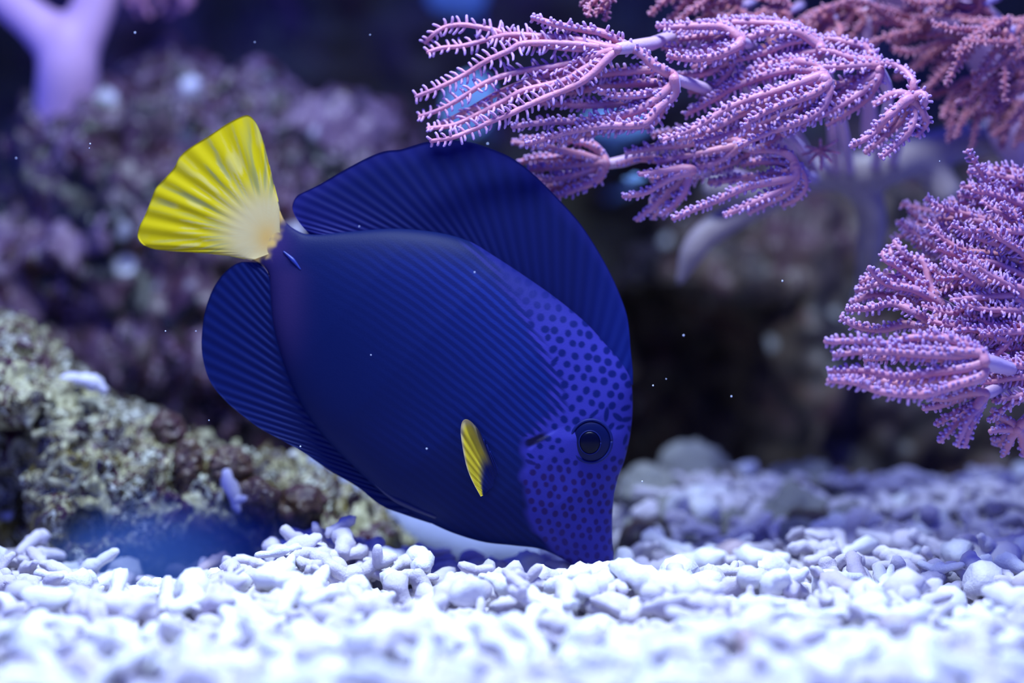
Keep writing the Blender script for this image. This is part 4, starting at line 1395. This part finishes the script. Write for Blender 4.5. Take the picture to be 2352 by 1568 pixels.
# rubble stones behind the snout and under the brown rock
rb = np.random.default_rng(77)
NAMES = [('rounded pale grey rubble stone on the dim bed behind the fish snout', 0), ('pitted pale grey rubble stone on the dim bed behind the fish snout', 6)]
spots = []
for k in range(46):
    px = rb.uniform(1400, 1960)
    y = rb.uniform(0.05, 0.125)
    r = rb.uniform(20, 48)
    spots.append((px, y, r))
spots += [(1500, 0.10, 60), (1640, 0.12, 62), (1740, 0.115, 60), (1850, 0.125, 66), (1590, 0.13, 60), (1430, 0.085, 60)]
for n, (px, y, r) in enumerate(spots):
    x = PA(px, 1200, y)[0]
    z = float(bed(np.array([x]), np.array([y]))[0]) - 0.004
    s = r * UPX * (1 + y / DIST)
    rad = (s * rb.uniform(0.9, 1.25), s, s * rb.uniform(0.7, 1.05))
    lift = 0.004 + (0.010 if r > 80 else 0) + rb.uniform(0, 0.008)
    v, q, t = blob((x, y, z + rad[2] * 0.7 + lift * 0.3), rad, 36, 44, (0.005, 0.0045, 0.0012), 0.008, 200 + n)
    o = obj('rubble_stone', v, q, t, M['rubble'] if rb.random() < 0.75 else M['brownrock'])
    size = 'large' if r > 58 else 'middling' if r > 34 else 'small'
    tint = 'pale grey' if o.data.materials[0] == M['rubble'] else 'dark brown'
    place = 'just behind the fish snout' if px < 1520 else 'at the mouth of the dark cave' if px < 1720 else 'at the foot of the brown rock'
    tag(o, f'{size} {tint} rubble stone {place}', 'stone', 'rear rubble stones')

# lumps of pale blue growth on the rear reef
M['bluegrowth'] = flat('blue_growth', (0.22, 0.40, 0.62), 0.8)
for px, py, y, rx, rz, lab in [(1050, -10, 0.30, 70, 48, 'pale blue growth on the rear reef face above the clear water'), (1075, 245, 0.19, 62, 70, 'pale blue growth showing through the combed coral tentacles'),
                               (1420, 285, 0.19, 80, 45, 'pale blue growth between the two pink coral stalks'), (1460, 410, 0.10, 36, 18, 'small bright blue growth under the pink coral')]:
    s = UPX * (1 + y / DIST)
    c = P(px, py, y)
    v, q, t = blob(c, (rx * s, 0.35 * rx * s, rz * s), 24, 32, (0.002, 0.001, 0.0003), 0.006, int(px))
    g = Geo().add(v, q, t)
    stem = cr([c + np.array([0, 0.002, 0]), c + np.array([0.004, (0.36 - y) * 0.5, -0.004]), np.array([c[0] + 0.006, 0.40, c[2] - 0.006])], 10)
    tv, tq, tt = tube(stem, rx * s * 0.35, 10)
    g.add(tv, tq, tt)
    v, q, t, _ = g.arrays()
    tag(obj('blue_growth', v, q, t, M['bluegrowth']), lab, 'sponge')

# specks drifting in the water
g = Geo()
rs = np.random.default_rng(12)
for px, py in [(310, 75), (585, 97), (850, 80), (205, 340), (207, 330), (37, 363), (825, 520), (852, 815), (1797, 645), (1530, 870), (1500, 885), (1475, 1105), (1570, 770), (690, 1025), (450, 760), (380, 760), (2158, 370), (980, 1030), (1120, 330), (1090, 625), (480, 965), (1680, 910)]:
    v, q, t = blob(P(px, py, rs.uniform(-0.03, -0.012)), np.full(3, rs.uniform(1.0, 2.0) * UPX), 6, 8, (0, 0, 0), 1, 1)
    g.add(v, q, t)
v, q, t, _ = g.arrays()
tag(obj('drifting_specks', v, q, t, flat('speck', (0.7, 0.75, 0.9), 0.6)), 'tiny pale specks drifting in the water', 'particles', kind='stuff')

# blue haze volume, densest at its centre, over the hollow at the foot of the encrusted rock
hz = NT('blue_haze')
hz.t.nodes.remove(hz.b)
gr = hz.n('ShaderNodeTexGradient', gradient_type='SPHERICAL')
hz.l(hz.coord(), gr.inputs['Vector'])
pw = hz.n('ShaderNodeMath', operation='POWER')
hz.l(gr.outputs['Fac'], pw.inputs[0]); pw.inputs[1].default_value = 1.9
ml = hz.n('ShaderNodeMath', operation='MULTIPLY')
hz.l(pw.outputs[0], ml.inputs[0]); ml.inputs[1].default_value = 300.0
vs = hz.n('ShaderNodeVolumeScatter')
vs.inputs['Color'].default_value = (0.16, 0.36, 1.0, 1)
hz.l(ml.outputs[0], vs.inputs['Density'])
va = hz.n('ShaderNodeVolumeAbsorption')
va.inputs['Color'].default_value = (0.16, 0.36, 1.0, 1)
hz.l(ml.outputs[0], va.inputs['Density'])
ad = hz.n('ShaderNodeAddShader')
hz.l(vs.outputs[0], ad.inputs[0]); hz.l(va.outputs[0], ad.inputs[1])
hz.l(ad.outputs[0], hz.out.inputs['Volume'])
v, q, t = blob((0, 0, 0), (1, 1, 1), 20, 28, (0, 0, 0), 1, 1)
me = make_mesh('blue_haze', v, q, t)
me.materials.append(hz.m)
o = bpy.data.objects.new('blue_haze', me)
COL.objects.link(o)
o.location = tuple(P(420, 1345, 0.022))
o.scale = (460 * UPX, 0.022, 250 * UPX)
tag(o, 'blue haze hanging at the foot of the encrusted rock', 'haze', kind='stuff')
